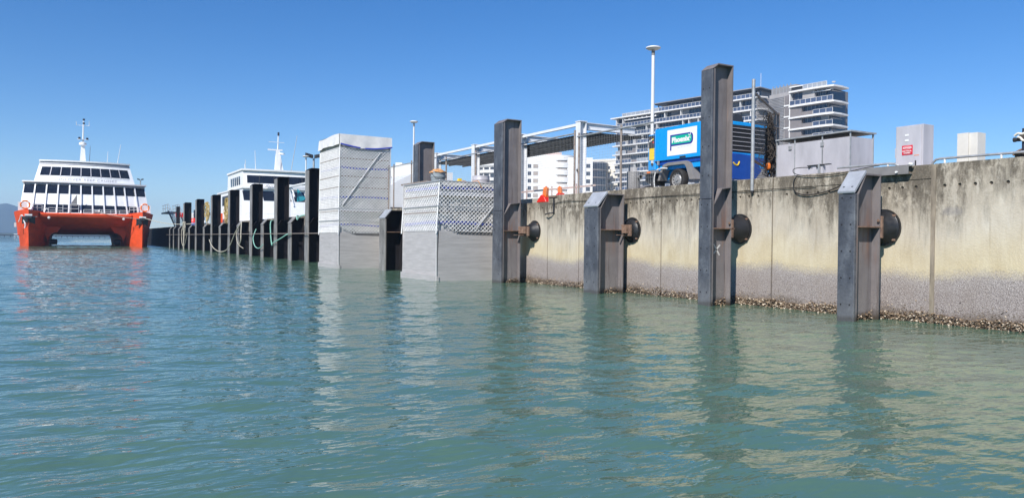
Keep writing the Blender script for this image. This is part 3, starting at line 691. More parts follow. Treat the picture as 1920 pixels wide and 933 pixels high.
# things on the low scaffold
b = thing('bucket', 'grey bucket covered with an orange brown cloth on the low wrapped scaffold', 'bucket', (12.85, 27.95, 3.66))
m = MB(); m.lathe([(.25,0),(.29,.30),(.305,.31),(.305,.35),(.29,.36),(.295,.55),(.27,.55),(.24,.05)], (12.85,27.95,3.66), n=28); m.build('body', M['bucket'], b, smooth=35)
m = MB(); m.path([(12.56,27.9,4.1),(12.6,27.7,3.95),(12.85,27.62,3.9),(13.1,27.7,3.95),(13.14,27.9,4.1)], .01, 5); m.build('handle', M['dark'], b)
m = MB(); m.grid(lambda i, j: (12.85+(.33-.05*math.sin(9*i*6.28)*j)*(.15+.85*j)*math.cos(6.2832*i), 27.95+.33*(.15+.85*j)*math.sin(6.2832*i), 3.66+.62+.07*noise.noise(Vector((math.cos(6.28*i)*2,math.sin(6.28*i)*2,j*3)))-.13*j*j), 40, 8); m.build('cloth', M['cloth_o'], b, smooth=60)
b = thing('steel_drum_lid', 'short shiny steel drum on the low scaffold beside the tall brown pile', 'drum', (13.72,25.95,3.66))
m = MB(); m.lathe([(.33,0),(.33,.12),(.335,.13),(.33,.14),(.33,.27),(.30,.275)], (13.72,25.95,3.66), n=32); m.build('shell', M['alu'], b, smooth=30)
m = MB(); m.lathe([(.31,.27),(.0,.272)], (13.72,25.95,3.66), n=32); m.build('lid', M['alu2'], b)
b = thing('spirit_level', 'yellow tool lying on the low scaffold next to the bucket', 'tool', (13.0,26.9,3.66))
m = MB(); m.hexa([(12.75,27.1,3.665),(13.15,26.7,3.69),(13.2,26.75,3.69),(12.8,27.15,3.665),(12.75,27.1,3.74),(13.15,26.7,3.79),(13.2,26.75,3.79),(12.8,27.15,3.74)]); m.build('bar', M['yellow'], b)
m = MB(); m.box(13.12,13.24,26.62,26.76,3.67,3.86); m.build('head', M['yellow'], b)
m = MB(); m.path(catmull([(12.9,26.4,3.69),(13.1,26.2,3.74),(13.3,26.1,3.69),(13.35,25.6,3.71),(13.3,25.33,3.66),(13.36,25.29,3.5),(13.42,25.29,3.42)],6), .016, 5)
tag(m.build('webbing_strap', M['cloth_o']), 'thin orange strap trailing over the edge of the low scaffold', 'strap')
# ================================================================== COMPRESSOR TRAILER
tr = thing('compressor_trailer', 'blue towed air compressor with a white sign on its side, parked on the wharf edge', 'compressor', (16.75, 17.3, 3.03))
XS = 15.8; YA, YB = 15.88, 18.42
m = MB(); m.prism([(YA,3.98),(YB,3.98),(YB,4.93),(YB-.04,4.97),(YA+.03,4.985),(YA,4.96)], XS, 18.08, 'x'); m.build('canopy', M['trailer'], tr, bev=.012)
m = MB(); m.box(XS+.05, 18.04, YB-.01, 18.78, 3.72, 4.84); m.build('control_end', M['trailer'], tr, bev=.02)
m = MB(); m.prism([(YA+.02,3.70),(18.4,3.70),(18.4,3.86),(YA+.02,3.86)], XS+.09, 17.95, 'x'); m.build('lower_sill', M['trailer'], tr)
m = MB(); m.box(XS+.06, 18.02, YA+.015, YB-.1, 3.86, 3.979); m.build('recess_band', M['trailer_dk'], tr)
m = MB(); m.prism([(16.0,3.42),(18.62,3.42),(18.70,3.72),(15.95,3.72)], XS+.30, 17.3, 'x'); m.build('chassis', M['trailer'], tr)
m = MB(); m.box(XS+.02, 17.5, 18.30, 18.95, 3.62, 3.72); m.build('bumper', M['plastic'], tr, bev=.012)
m = MB(); m.box(XS+.005, XS+.03, 18.62, 18.78, 3.645, 3.69); m.build('side_marker', M['orange'], tr)
m = MB(); m.prism([(18.55,3.25),(18.95,3.4),(18.95,3.62),(18.5,3.62)], XS+.10, XS+.55, 'x'); m.build('bracket', M['dark'], tr)
m = MB(); m.tube((XS+.7,18.6,3.45),(XS+.7,20.0,3.20),.05,8); m.build('drawbar', M['dark'], tr)
m = MB(); m.box(XS+.012, XS+.05, YB+.05, 18.72, 4.43, 4.80); m.build('control_panel', M['dark'], tr)
for k, (yy, zz, mt) in enumerate(((18.5,4.68,'yellow'),(18.57,4.66,'white'),(18.64,4.63,'white'),(18.48,4.58,'redp'))):
    m = MB(); m.tube((XS+.013,yy,zz),(XS-.004,yy,zz),.028,10); m.build('dial', M[mt], tr)
m = MB(); m.box(XS+.036, XS+.05, YB+.06, 18.70, 4.05, 4.42); m.build('warning_label', M['yellow'], tr)
m = MB(); m.box(XS+.034, XS+.05, YB+.09, YB+.2, 3.93, 4.03); m.build('hook_plate', M['offwhite'], tr)
m = MB(); m.box(XS+.01, XS+.04, YB+.10, YB+.16, 3.88, 3.95); m.build('hook', M['dark'], tr)
# yellow sign standing proud of the control end
m = MB(); m.box(16.3, 16.33, 18.79, 19.09, 3.98, 4.74); sgn = m.build('sign_board', M['yellow'], tr)
lettering('T', .22, lambda x, y, z: (16.296-z*.1, 19.03-x, 4.50+y), M['redp'], sgn, .012)
for k in range(6):
    m = MB(); m.box(16.294, 16.301, 18.83, 19.04-.03*(k%3), 4.42-.06*k, 4.435-.06*k); m.build('print_line', M['plastic'], sgn)
m = MB(); m.path(catmull([(XS-.1,18.25,3.06),(XS-.12,18.28,3.4),(XS-.1,18.22,3.66),(XS-.05,18.1,3.74),(XS-.02,17.8,3.73)],6), .02, 6); m.build('air_hose', M['offwhite'], tr, smooth=True)
# white sign panel with the flag logo
sg = MB(); sg.box(XS-.006, XS+.004, 16.57, 17.83, 4.095, 4.87); sg = sg.build('sign_panel', M['white'], tr)
def S(u, v, o): return (XS-.006-o, 17.83-1.26*u, 4.87-.775*v)
def slab2(pl, o, th, mat, name):
    n = len(pl); m = MB(); m.add([S(u,v,o) for u,v in pl]+[S(u,v,o+th) for u,v in pl], [tuple(range(n)), tuple(range(n,2*n))[::-1]]+[(i,(i+1)%n,(i+1)%n+n,i+n) for i in range(n)]); return m.build(name, mat, sg)
def flag(u0, u1, v0, v1, r):
    a = 1.26/.775; p = [(u0,v0)]
    p += [(u1-r+r*math.sin(R(k*15)), v0+(r-r*math.cos(R(k*15)))*a) for k in range(7)]
    p += [(u1-r+r*math.cos(R(k*15)), v1-(r-r*math.sin(R(k*15)))*a) for k in range(7)]
    return p+[(u0,v1)]
slab2(flag(.105,.88,.20,.635,.10), .001, .003, M['navy'], 'logo_flag')
slab2([(.105,.6351),(.15,.6351),(.15,.80),(.105,.80)], .001, .003, M['navy'], 'logo_pole')
slab2(flag(.155,.835,.255,.575,.075), .0045, .002, M['green'], 'logo_field')
lettering('Phoenix', .205, lambda x, y, z: (XS-.0135-z*.3, 17.83-1.26*.165-x, 4.87-.775*.50+y), M['white'], sg, .012, xs=1.12)
for (a, b) in (((.735,.26),(.80,.42)),((.815,.20),(.74,.44))):
    slab2([(a[0]-.010,a[1]),(a[0]+.010,a[1]),(b[0]+.012,b[1]),(b[0]-.012,b[1])], .0075, .0015, M['white'], 'logo_star')
for k in range(5): slab2([(.36+.10*k,.715-.004*k),(.44+.10*k,.711-.004*k),(.44+.10*k,.723-.004*k),(.36+.10*k,.727-.004*k)], .001, .001, M['greywhite'] if k < 5 else M['white'], 'fine_print')
m = MB(); m.box(XS-.02, XS, 17.02, 17.28, 4.0, 4.05); m.build('door_latch', M['dark'], tr, bev=.01)
m = MB(); m.box(XS-.03, XS+.02, 18.2, 18.26, 3.86, 3.99); m.build('catch', M['galv'], tr)
# mudguard and wheel
arc = [(18.22,3.40),(18.08,3.72),(17.98,3.84),(17.80,3.90),(16.98,3.90),(16.90,3.86),(16.84,3.72),(16.62,3.36),(16.80,3.36),(16.96,3.62),(17.06,3.74),(17.76,3.76),(17.90,3.68),(18.02,3.48),(18.10,3.40)]
m = MB(); 
outer = [(18.24,3.38),(18.10,3.72),(17.98,3.85),(17.80,3.90),(17.00,3.90),(16.92,3.87),(16.84,3.80),(16.62,3.34)]
inner = [(18.14,3.38),(18.03,3.66),(17.92,3.77),(17.78,3.81),(17.10,3.81),(17.04,3.78),(16.98,3.70),(16.84,3.34)]
n = len(outer); vs = [(XS-.02,y,z) for y,z in outer]+[(XS-.02,y,z) for y,z in inner]+[(XS+.26,y,z) for y,z in outer]+[(XS+.26,y,z) for y,z in inner]
fs = []
for i in range(n-1): fs += [(i,i+1,n+i+1,n+i),(2*n+i,3*n+i,3*n+i+1,2*n+i+1),(i,2*n+i,2*n+i+1,i+1),(n+i,n+i+1,3*n+i+1,3*n+i)]
fs += [(0,n,3*n,2*n),(n-1,3*n-1,4*n-1,2*n-1)]
m.add(vs, fs); m.build('mudguard', M['plastic'], tr)
for xw, sgx in ((XS+.02, 1), (17.42, 1)):
    c = (xw, 17.44, 3.375)
    m = MB(); m.lathe([(.22,0),(.28,-.01),(.315,.015),(.33,.05),(.33,.17),(.315,.20),(.28,.22),(.20,.22)], c, 'x', 36, cap=False); wh = m.build('wheel', M['tyre'], tr, smooth=30)
    m = MB(); m.lathe([(.215,.01),(.205,.05),(.16,.055),(.13,.035),(.06,.035),(.05,.0),(.0,.0)], c, 'x', 32, cap=False); rim = m.build('rim', M['rim'], wh, smooth=30)
    m = MB()
    for k in range(12):
        a = R(30*k); m.tube((c[0]+.045, c[1]+.178*math.cos(a), c[2]+.178*math.sin(a)), (c[0]+.055, c[1]+.178*math.cos(a), c[2]+.178*math.sin(a)), .018, 6)
    m.build('rim_holes', M['hole'], wh)
# louvred cooling end
m = MB(); m.box(XS+.12, 17.92, YA-.004, YA+.03, 4.10, 4.88); m.build('grille_opening', M['hole'], tr)
for k in range(6):
    zz = 4.15+.125*k; m = MB(); m.hexa([(XS+.14,YA-.03,zz),(17.9,YA-.03,zz),(17.9,YA+.0,zz+.004),(XS+.14,YA,zz+.004),(XS+.14,YA-.03,zz+.014),(17.9,YA-.03,zz+.014),(17.9,YA,zz+.018),(XS+.14,YA,zz+.018)]); m.build('louvre', M['alu'], tr)
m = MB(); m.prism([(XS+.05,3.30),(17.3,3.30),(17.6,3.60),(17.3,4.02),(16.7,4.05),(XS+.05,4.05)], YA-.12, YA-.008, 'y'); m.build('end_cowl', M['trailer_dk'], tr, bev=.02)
m = MB(); m.path(catmull([(16.42,YA-.126,3.78),(16.5,YA-.126,3.72),(16.6,YA-.126,3.72),(16.66,YA-.126,3.82)],5), .022, 5); m.build('logo_swoosh', M['yellow'], tr)
m = MB(); m.box(17.93, 18.07, YA-.02, YA-.002, 3.5, 4.95); m.build('corner_post', M['trailer'], tr)
m = MB(); m.prism([(17.12,4.97),(17.60,4.97),(17.60,5.16),(17.50,5.33),(17.26,5.33),(17.12,5.20)], 16.5, 16.9, 'y'); m.build('exhaust_box', M['dark'], tr)
m = MB(); m.box(XS+.3, 17.4, 16.2, 18.2, 4.975, 5.02); m.build('roof_panel', M['greywhite'], tr)
# ================================================================== FENCES, AWNING, GATE
def mesh_fence(ya, yb, posts, zt, label, x=14.5, mid=None):
    t = thing('mesh_fence', label, 'fence', (x, (ya+yb)/2, 3.05), 'wire mesh fence along the wharf edge')
    for p in posts:
        m = MB(); m.tube((x,p,3.03),(x,p,zt+.12),.034,10); m.build('post', M['galv_old'], t, smooth=True)
    m = MB(); m.tube((x-.04,ya,zt),(x-.04,yb,zt),.026,8); m.build('top_rail', M['galv'], t, smooth=True)
    m = MB(); r = .0024
    y = ya
    while y < yb: m.tube((x+.02,y,3.1),(x+.02,y,zt),r,3,cap=False); y += .085
    z = 3.1
    while z < zt: m.tube((x+.02,ya,z),(x+.02,yb,z),r,3,cap=False); z += .085
    stuff(m.build('wire_mesh', M['galv'], t)); return t
mesh_fence(16.9, 20.65, [18.42, 20.62], 4.90, 'wire mesh fence panel from the round bollard to the white awning column')
mesh_fence(20.88, 31.5, [20.86, 24.4, 27.9, 30.7], 5.02, 'long wire mesh fence below the dark awning roof')
mesh_fence(31.7, 39.0, [32.2, 34.6, 36.9, 37.6], 5.18, 'wire mesh fence seen through the gap between the two scaffolds')
aw = thing('steel_awning', 'white steel frame awning with a dark corrugated roof behind the fence', 'awning', (17.8, 30, 3.03))
for yc in (23.55, 27.8, 32.05, 36.3):
    m = MB(); m.box(16.5,16.53,yc-.14,yc+.14,3.03,5.93); m.box(16.77,16.80,yc-.14,yc+.14,3.03,5.93); m.box(16.53,16.77,yc-.015,yc+.015,3.03,5.93); m.box(16.48,16.82,yc-.16,yc+.16,5.93,5.96); m.build('column', M['steelwhite'], aw)
    m = MB(); m.box(16.81,19.2,yc-.075,yc+.075,5.90,5.925); m.box(16.81,19.2,yc-.075,yc+.075,5.66,5.685); m.box(16.81,19.2,yc-.012,yc+.012,5.685,5.90); m.build('cross_beam', M['steelwhite'], aw)
m = MB(); m.box(16.58,16.68,23.7,36.4,5.80,5.90); m.build('edge_beam', M['steelwhite'], aw)
m = MB(); m.box(18.9,19.0,23.7,36.4,5.62,5.659); m.build('edge_beam', M['steelwhite'], aw)
m = MB(); n = 150; ya, yb = 22.9, 37.2
vs = []; fs = []
for i in range(n+1):
    y = ya+(yb-ya)*i/n; dz = .022*(i % 2)
    vs += [(16.65,y,5.47+dz),(19.3,y,5.50+dz),(16.65,y,5.462+dz),(19.3,y,5.492+dz)]
for i in range(n):
    a = i*4; b_ = a+4; fs += [(a,a+1,b_+1,b_),(a+2,b_+2,b_+3,a+3),(a,b_,b_+2,a+2),(a+1,a+3,b_+3,b_+1)]
m.add(vs, fs); m.build('roof_sheet', M['awning'], aw)
for xx in (16.9, 17.7, 18.5):
    m = MB(); m.box(xx-.03,xx+.03,22.95,37.1,5.40,5.46); m.build('purlin', M['dark'], aw)
for yc in (24.0, 32.2):
    m = MB(); m.box(16.55,16.62,yc-.42,yc-.36,4.0,4.10); m.tube((16.5,yc-.45,4.15),(16.4,yc-.6,4.1),.045,8); m.build('camera_bracket', M['dark'], aw)
# fence bay beside the compressor with the hanging net
gt = thing('fence_bay', 'rusty pipe fence bay at the end of the compressor, with loose wire mesh', 'fence', (15.8, 14, 3.05))
P1 = Vector((14.35,13.15,0)); P2 = Vector((17.48,15.1,0)); 
m = MB(); m.tube(P1+Vector((0,0,2.76)), P1+Vector((0,0,5.44)), .042, 12); m.build('post', M['galv'], gt, smooth=True)
m = MB(); m.tube(P1+Vector((.0,0,2.70)), P1+Vector((0,0,2.76)), .035, 10); m.build('post_foot', M['hole'], gt)
m = MB(); m.tube(P2+Vector((0,0,3.0)), P2+Vector((0,0,5.18)), .05, 10); m.build('post', M['galv_old'], gt, smooth=True)
p3 = P1.lerp(P2,.85); m = MB(); m.tube(p3+Vector((0,0,3.0)), p3+Vector((0,0,5.1)), .032, 10); m.build('post', M['galv_old'], gt, smooth=True)
for za, zb, mt in ((5.14,5.14,'galv_old'),(4.40,4.78,'galv_old'),(3.5,3.45,'rust')):
    m = MB(); m.tube(P1+Vector((0,0,za)), P2+Vector((0,0,zb)), .032, 10); m.build('rail', M[mt], gt, smooth=True)
m = MB(); k = 0
for i in range(34):
    a = P1.lerp(P2, i/33); m.tube(a+Vector((0,0,3.1)), a+Vector((0,0,5.12)), .0035, 3, cap=False)
for i in range(24): m.tube(P1+Vector((0,0,3.12+.085*i)), P2+Vector((0,0,3.12+.085*i)), .0035, 3, cap=False)
stuff(m.build('wire_mesh', M['galv_old'], gt))
rs = random.Random(11); m = MB()
for s in range(46):
    c = P1.lerp(P2, .50+.18*rs.random())+Vector((-.05,-.07,0)); zt = rs.uniform(4.3,5.0); zb = rs.uniform(3.2,3.6); pts = []; x = y_ = 0
    nst = 26
    for i in range(nst+1):
        x += rs.gauss(0,.035); y_ += rs.gauss(0,.03); x *= .94; y_ *= .94; sp = .5+.7*i/nst
        pts.append(c+Vector((x*sp, y_*sp-.05*sp, zt+(zb-zt)*i/nst+rs.gauss(0,.03))))
    m.path(pts, rs.uniform(.008,.016), 4)
for s in range(90):   # knots and loops
    c = P1.lerp(P2, .47+.24*rs.random())+Vector((-.06,-.1,rs.uniform(3.2,4.95))); r = rs.uniform(.04,.11); a0 = rs.uniform(0,6)
    u = Vector((rs.gauss(0,1),rs.gauss(0,1),rs.gauss(0,1))).normalized(); v = u.orthogonal().normalized(); w_ = u.cross(v)
    m.path([c+(v*math.cos(a0+i*.7)+w_*math.sin(a0+i*.7)*1.4)*r for i in range(8)], .009, 4)
hn = m.build('hanging_net', M['netdark']); tag(hn, 'tangled dark chain-like net hanging on the rusty fence bay by the compressor', 'net'); stuff(hn) if False else None
m = MB(); m.lathe([(.05,0),(.07,.03),(.07,.12),(.05,.16)], (15.85,14.0,3.42), n=10); tag(m.build('net_float', M['orange']), 'small orange float caught at the foot of the tangled net', 'float')
# ================================================================== CABINETS AND SMALL WHARF THINGS
bx = thing('equipment_enclosure', 'long grey metal enclosure under a thin raised lid, behind the concrete wall', 'enclosure', (15.9, 12.6, 3.03))
ya, yb, xa, xb = 11.32, 13.42, 15.5, 16.33
ys = [ya, 11.33+.02, 12.06, 12.86, 13.6, yb]
for a, b in ((ya+.02,12.05),(12.09,12.85),(12.87,yb-.02)):
    m = MB(); m.box(xa, xa+.03, a, b, 3.03, 3.955); m.build('side_panel', M['alu2'], bx)
m = MB(); m.box(xa+.02, xb, ya, ya+.03, 3.03, 3.955); m.build('end_panel', M['alu2'], bx)
m = MB(); m.box(xa+.031, xb, ya+.031, yb, 3.03, 3.92); m.build('core', M['alu2'], bx)
for yy in (ya, 12.07, 12.86, yb-.012):
    m = MB(); m.box(xa-.012, xa+.012, yy-.012, yy+.012, 3.03, 4.06); m.build('trim', M['galv'], bx)
m = MB(); m.box(xb-.02, xb+.01, ya-.012, ya+.02, 3.03, 4.06); m.build('trim', M['galv'], bx)
m = MB(); m.box(xa-.05, xb+.05, ya-.05, yb, 4.061, 4.095); m.build('lid', M['galv'], bx)
m = MB(); m.box(xa+.02, xb-.02, ya+.03, yb, 3.957, 3.962); m.build('painted_lid_shadow', M['dark'], bx)  # dark sheet standing in for the shade in the gap under the lid
for yy in (12.07, 13.0):
    m = MB(); m.box(xa-.03, xa-.001, yy-.05, yy+.04, 3.80, 3.90); m.build('latch', M['galv'], bx, bev=.006)
m = MB(); m.box(xa-.02, xa+.0, 12.40, 12.47, 3.05, 3.10); m.build('latch', M['white'], bx)
js = thing('junction_bracket', 'small grey bracket stand with cable glands in front of the long metal enclosure', 'bracket', (14.9, 11.6, 3.05))
m = MB(); m.box(14.85,14.95,11.55,11.95,3.05,3.28); m.build('plate', M['alu'], js)
m = MB(); m.box(14.80,14.86,11.60,11.64,3.05,3.31); m.build('upright', M['galv'], js)
m = MB(); m.box(14.82,14.9,11.35,11.95,3.281,3.30); m.build('shelf', M['dark'], js)
for yy in (11.9, 11.68): 
    m = MB(); m.tube((14.84,yy,3.28),(14.84,yy,3.24),.03,8); m.build('gland', M['dark'], js)
cb = thing('electrical_cabinet', 'upright grey electrical cabinet with a red danger sign, on the wharf edge', 'cabinet', (15.38, 9.72, 3.03))
m = MB(); m.box(15.215,15.58,9.42,10.02,3.03,3.98); m.build('body', M['alu2'], cb, bev=.006)
m = MB(); m.box(15.195,15.216,9.455,10.0,3.05,3.955); dr = m.build('door', M['alu'], cb, bev=.004)
for zz in (3.78, 3.67):
    m = MB(); m.box(15.188,15.194,9.72,9.80,zz-.018,zz+.018); m.build('name_tag', M['white'], dr)
m = MB(); m.box(15.19,15.2,9.55,9.58,3.08,3.24); m.build('handle', M['dark'], dr)
m = MB(); m.box(15.191,15.194,9.49,9.60,3.34,3.352); m.build('scratch_strip', M['orange'], dr)
m = MB(); m.box(15.186,15.194,9.63,9.86,3.37,3.565); dg = m.build('danger_sign', M['red'], cb)
def oval(ry, rz, x0, x1, mt):
    m = MB(); m.add([(x0, 9.745+ry*math.cos(R(15*k)), 3.515+rz*math.sin(R(15*k))) for k in range(24)]+[(x1, 9.745+ry*math.cos(R(15*k)), 3.515+rz*math.sin(R(15*k))) for k in range(24)],
        [tuple(range(24)), tuple(range(24,48))[::-1]]+[(i,(i+1)%24,(i+1)%24+24,i+24) for i in range(24)]); m.build('sign_oval', mt, dg)
oval(.098, .034, 15.1835, 15.1855, M['white']); oval(.09, .028, 15.181, 15.183, M['red'])
for tx, sz, zz in (('DANGER',.042,3.50),('ELECTRICAL',.036,3.435),('HAZARD',.036,3.395)):
    lettering(tx, sz, lambda x, y, z: (15.1795-z*.3, 9.745-x, zz+y), M['white'], dg, .001, align='CENTER')
m = MB(); m.box(15.42,15.58,10.02,10.17,3.35,3.56); sb = m.build('side_box', M['alu2'], cb)
m = MB(); m.box(15.48,15.52,10.05,10.09,3.03,3.35); m.build('side_post', M['dark'], cb)
cp = thing('cream_post_box', 'plain cream fluted column standing behind the right hand railing', 'post', (16.6, 9.3, 3.03))
m = MB(); m.box(16.5,16.8,9.23,9.46,3.03,3.88); m.build('front_face', M['cream_col'], cp)
m = MB(); m.box(16.53,16.83,9.05,9.225,3.03,3.87); m.build('side_face', M['cream_col'], cp)
def rail(pts, posts, label, r=.024):
    t = thing('handrail', label, 'railing', tuple(pts[0]))
    m = MB(); m.path(pts, r, 8); m.build('rail', M['galv'], t, smooth=60)
    for p in posts:
        m = MB(); m.tube((p[0],p[1],3.03),p,r*.85,8); m.build('post', M['offwhite'], t, smooth=True)
rail([(14.85,9.02,3.04),(14.85,8.99,3.12),(14.85,8.93,3.175),(14.85,8.85,3.19),(14.85,8,3.185),(14.85,7.5,3.18),(14.85,5,3.18)], [(14.85,8.75,3.19),(14.85,7.7,3.18),(14.85,6.6,3.18)], 'low galvanised hand rail at the right end of the wharf')
rail([(14.9,9.72,3.04),(14.9,9.75,3.13),(14.9,9.82,3.17),(14.9,9.95,3.185),(14.9,10.4,3.19),(14.9,11.2,3.19)], [(14.9,9.98,3.18)], 'short bent hand rail between the enclosure and the electrical cabinet')
ct = thing('cable_tray', 'grey metal cable tray fixed along the wall top above the nearest pile', 'cable tray', (14.3, 9.6, 2.97))
m = MB(); m.box(14.26,14.385,9.12,10.12,2.885,2.9); m.box(14.26,14.272,9.12,10.12,2.901,3.05); m.box(14.26,14.39,9.12,10.12,3.052,3.062); m.build('channel', M['plastic'], ct)
m = MB(); m.tube((14.25,9.35,2.93),(14.21,9.35,2.93),.022,8); m.build('connector', M['white'], ct)
m = MB(); m.tube((14.3,9.13,3.08),(14.3,9.05,3.06),.03,8); m.build('connector', M['offwhite'], ct)
hs = thing('hose_standpipe', 'dark standpipe with a black outlet and cream levers at the right picture edge', 'standpipe', (15.0, 7.4, 3.03))
m = MB(); m.tube((15,7.38,3.03),(15,7.38,3.62),.045,12); m.build('pipe', M['clothdk'], hs, smooth=True)
m = MB(); m.tube((15,7.36,3.43),(14.99,7.56,3.43),.036,14); m.tube((14.99,7.53,3.43),(14.99,7.565,3.43),.042,14); m.build('outlet', M['dark'], hs, smooth=True)
m = MB(); m.path(catmull([(14.97,7.54,3.50),(14.96,7.48,3.535),(14.95,7.40,3.52),(14.96,7.3,3.55)],6), .022, 8); m.build('lever', M['cream'], hs, smooth=True)
m = MB(); m.path(catmull([(14.94,7.47,3.47),(14.93,7.42,3.45),(14.93,7.38,3.40),(14.94,7.32,3.40)],6), .02, 8); m.build('lever', M['cream'], hs, smooth=True)
m = MB(); m.lathe([(.05,-.05),(.075,-.02),(.075,.02),(.05,.05)], (15,7.40,3.47), n=14); m.build('valve_body', M['netdark'], hs, smooth=40)
m = MB()
for k, r in enumerate((.11,.09,.10)): m.path([(15+r*math.cos(i*.4), 7.43+r*math.sin(i*.4), 3.08+.045*k+.02*math.sin(i*.8)) for i in range(17)], .022, 6)
m.build('hose_coil', M['netdark'], hs, smooth=True)
m = MB(); m.path(catmull([(14.93,7.54,3.14),(14.95,7.5,3.2),(15,7.4,3.25),(15,7.3,3.2)],6), .018, 6); m.build('lever', M['rust'], hs)
# bollard, traffic cones, wall bracket
bo = thing('mooring_bollard', 'round grey bollard on the wharf edge just left of the blue compressor', 'bollard', (15.2, 18.68, 3.03))
m = MB(); m.lathe([(.205,0),(.205,.60),(.19,.63),(0,.635)], (15.2,18.68,3.03), n=28); m.build('drum', M['taupe'] if False else M['plastic'], bo, smooth=30)
m = MB(); m.tube((15.2,18.5,3.48),(15.2,18.33,3.48),.055,10); m.tube((15.2,18.36,3.48),(15.2,18.33,3.48),.08,10); m.build('horn', M['plastic'], bo, smooth=30)
def cone(x, y, z, tilt, sc, label):
    t = thing('barrier_foot', label, 'barrier', (x, y, z), 'orange barrier pieces on the wharf')
    m = MB(); m.prism([(-.34,0),(.34,0),(.30,.07),(.08,.30),(-.02,.34),(-.2,.22)], -.2, .2, 'x')
    q = m.build('base', M['redp'], t, local=True, bev=.015)
    m = MB(); m.hexa([(-.1,-.17,.12),(.1,-.17,.12),(.1,.12,.12),(-.1,.12,.12),(-.07,-.22,.66),(.07,-.22,.66),(.07,.02,.68),(-.07,.02,.68)]); m.build('upright', M['orange'], t, local=True, bev=.02)
    m = MB(); m.box(-.03,.03,-.14,-.06,.66,.72); m.build('knob', M['orange'], t, local=True)
    t.rotation_euler = (0,0,tilt); t.scale = (sc,sc,sc)
cone(14.62, 22.85, 2.85, R(8), .78, 'bright red and orange plastic barrier foot in the notch of the wall')
cone(15.6, 23.3, 3.05, R(190), .62, 'small orange barrier piece behind the wall top, right of the bigger one')
m = MB()
for yy in (22.6, 24.2, 26): m.box(15.8,15.83,yy,yy+.05,3.04,3.55)
m.box(15.79,15.84,21.5,26.4,3.40,3.46); 
tag(m.build('striped_barrier', M['pink']), 'low pinkish barrier rail behind the notch in the wall', 'barrier')
wb = thing('wall_bracket', 'dark hooked metal bracket on the wall face at the notch', 'bracket', (14.37,22.0,2.75))
m = MB(); m.box(14.37,14.39,21.85,21.93,2.42,3.0); m.build('strap', M['dark'], wb)
m = MB(); m.path([(14.36,21.90,2.45),(14.28,21.95,2.44),(14.24,22.15,2.42),(14.3,22.3,2.40)], .022, 6); m.build('hook', M['dark'], wb)
m = MB(); m.box(14.36,14.392,21.7,22.2,2.98,3.02); m.build('plate', M['rust'], wb)
# cables along the wall
def cable(pts, r, name, label, mat='cable', cat='cable', k=8):
    m = MB(); m.path(catmull(pts, k), r, 6); o = m.build(name, M[mat], smooth=True); return tag(o, label, cat)
cable([(14.37,22.0,2.72),(14.37,21.3,2.83),(14.37,20.0,2.79),(14.37,18,2.77),(14.37,16.4,2.775),(14.37,14,2.755),(14.37,12.5,2.765),(14.37,11.6,2.76),(14.37,11.35,2.765)], .007, 'wall_cable', 'thin black cable running along the upper wall behind the piles')
cable([(14.6,11.62,3.20),(14.5,11.75,3.22),(14.42,11.98,3.20),(14.36,11.9,3.08),(14.36,11.5,3.0),(14.36,11.0,2.995),(14.36,10.6,3.02),(14.4,10.2,3.08),(14.5,9.9,3.12)], .009, 'loose_cable', 'thin loose cable looping over the wall top near the junction bracket')
cable([(14.42,11.86,3.06),(14.37,11.93,2.95),(14.37,11.95,2.78),(14.36,11.86,2.65),(14.36,11.6,2.585),(14.36,11.3,2.60),(14.36,11.05,2.64),(14.33,10.75,2.72),(14.3,10.6,2.76)], .013, 'drooping_cable', 'thick black cable drooping in a loop down the wall to the nearest pile')
cable([(14.38,10.3,3.02),(14.3,10.38,2.95),(14.2,10.42,2.88)], .013, 'cable_end', 'short black cable stub above the sloped cap of the nearest pile')
# ================================================================== LAMPS
def lamp(x, y, z, r, rp, label, flood=False):
    t = thing('wharf_lamp', label, 'lamp', (x,y,3.03), 'lamp posts along the wharf')
    m = MB(); m.tube((x,y,3.03),(x,y,z-.12),rp*1.25,12,rp); m.build('pole', M['galv'] if flood else M['offwhite'], t, smooth=True)
    if flood:
        for s in (-1,1):
            m = MB(); m.hexa([(x+s*.1,y-.25,z-.1),(x+s*.75,y-.25,z+.05),(x+s*.75,y+.2,z+.05),(x+s*.1,y+.2,z-.1),(x+s*.1,y-.2,z+.2),(x+s*.75,y-.2,z+.35),(x+s*.75,y+.2,z+.4),(x+s*.1,y+.2,z+.25)]); m.build('floodlight', M['dark'], t, bev=.02)
    else:
        m = MB(); m.tube((x,y,z-.3),(x,y,z-.12),rp*1.1,10); m.build('collar', M['plastic'], t, smooth=True)
        m = MB(); m.lathe([(.05,-.09),(r*.70,-.07),(r,-.02),(r*.98,.02),(r*.7,.045),(0,.05)], (x,y,z), n=36); m.build('disc_head', M['offwhite'], t, smooth=30)
lamp(20, 23.46, 9.12, .29, .062, 'tall pale lamp post with a flat disc head above the blue compressor')
lamp(18, 42.65, 8.50, .24, .045, 'slim lamp post with a flat disc head behind the brown pile in the low scaffold')
lamp(17, 62.6, 8.15, .27, .05, 'slim disc headed lamp post in front of the white bridge deck')
lamp(20, 71.0, 9.0, .4, .09, 'black twin floodlight on a post just left of the tall scaffold', True)
lamp(17.2, 222, 16.2, .4, .16, 'far twin floodlight on a post right of the orange ferry', True)
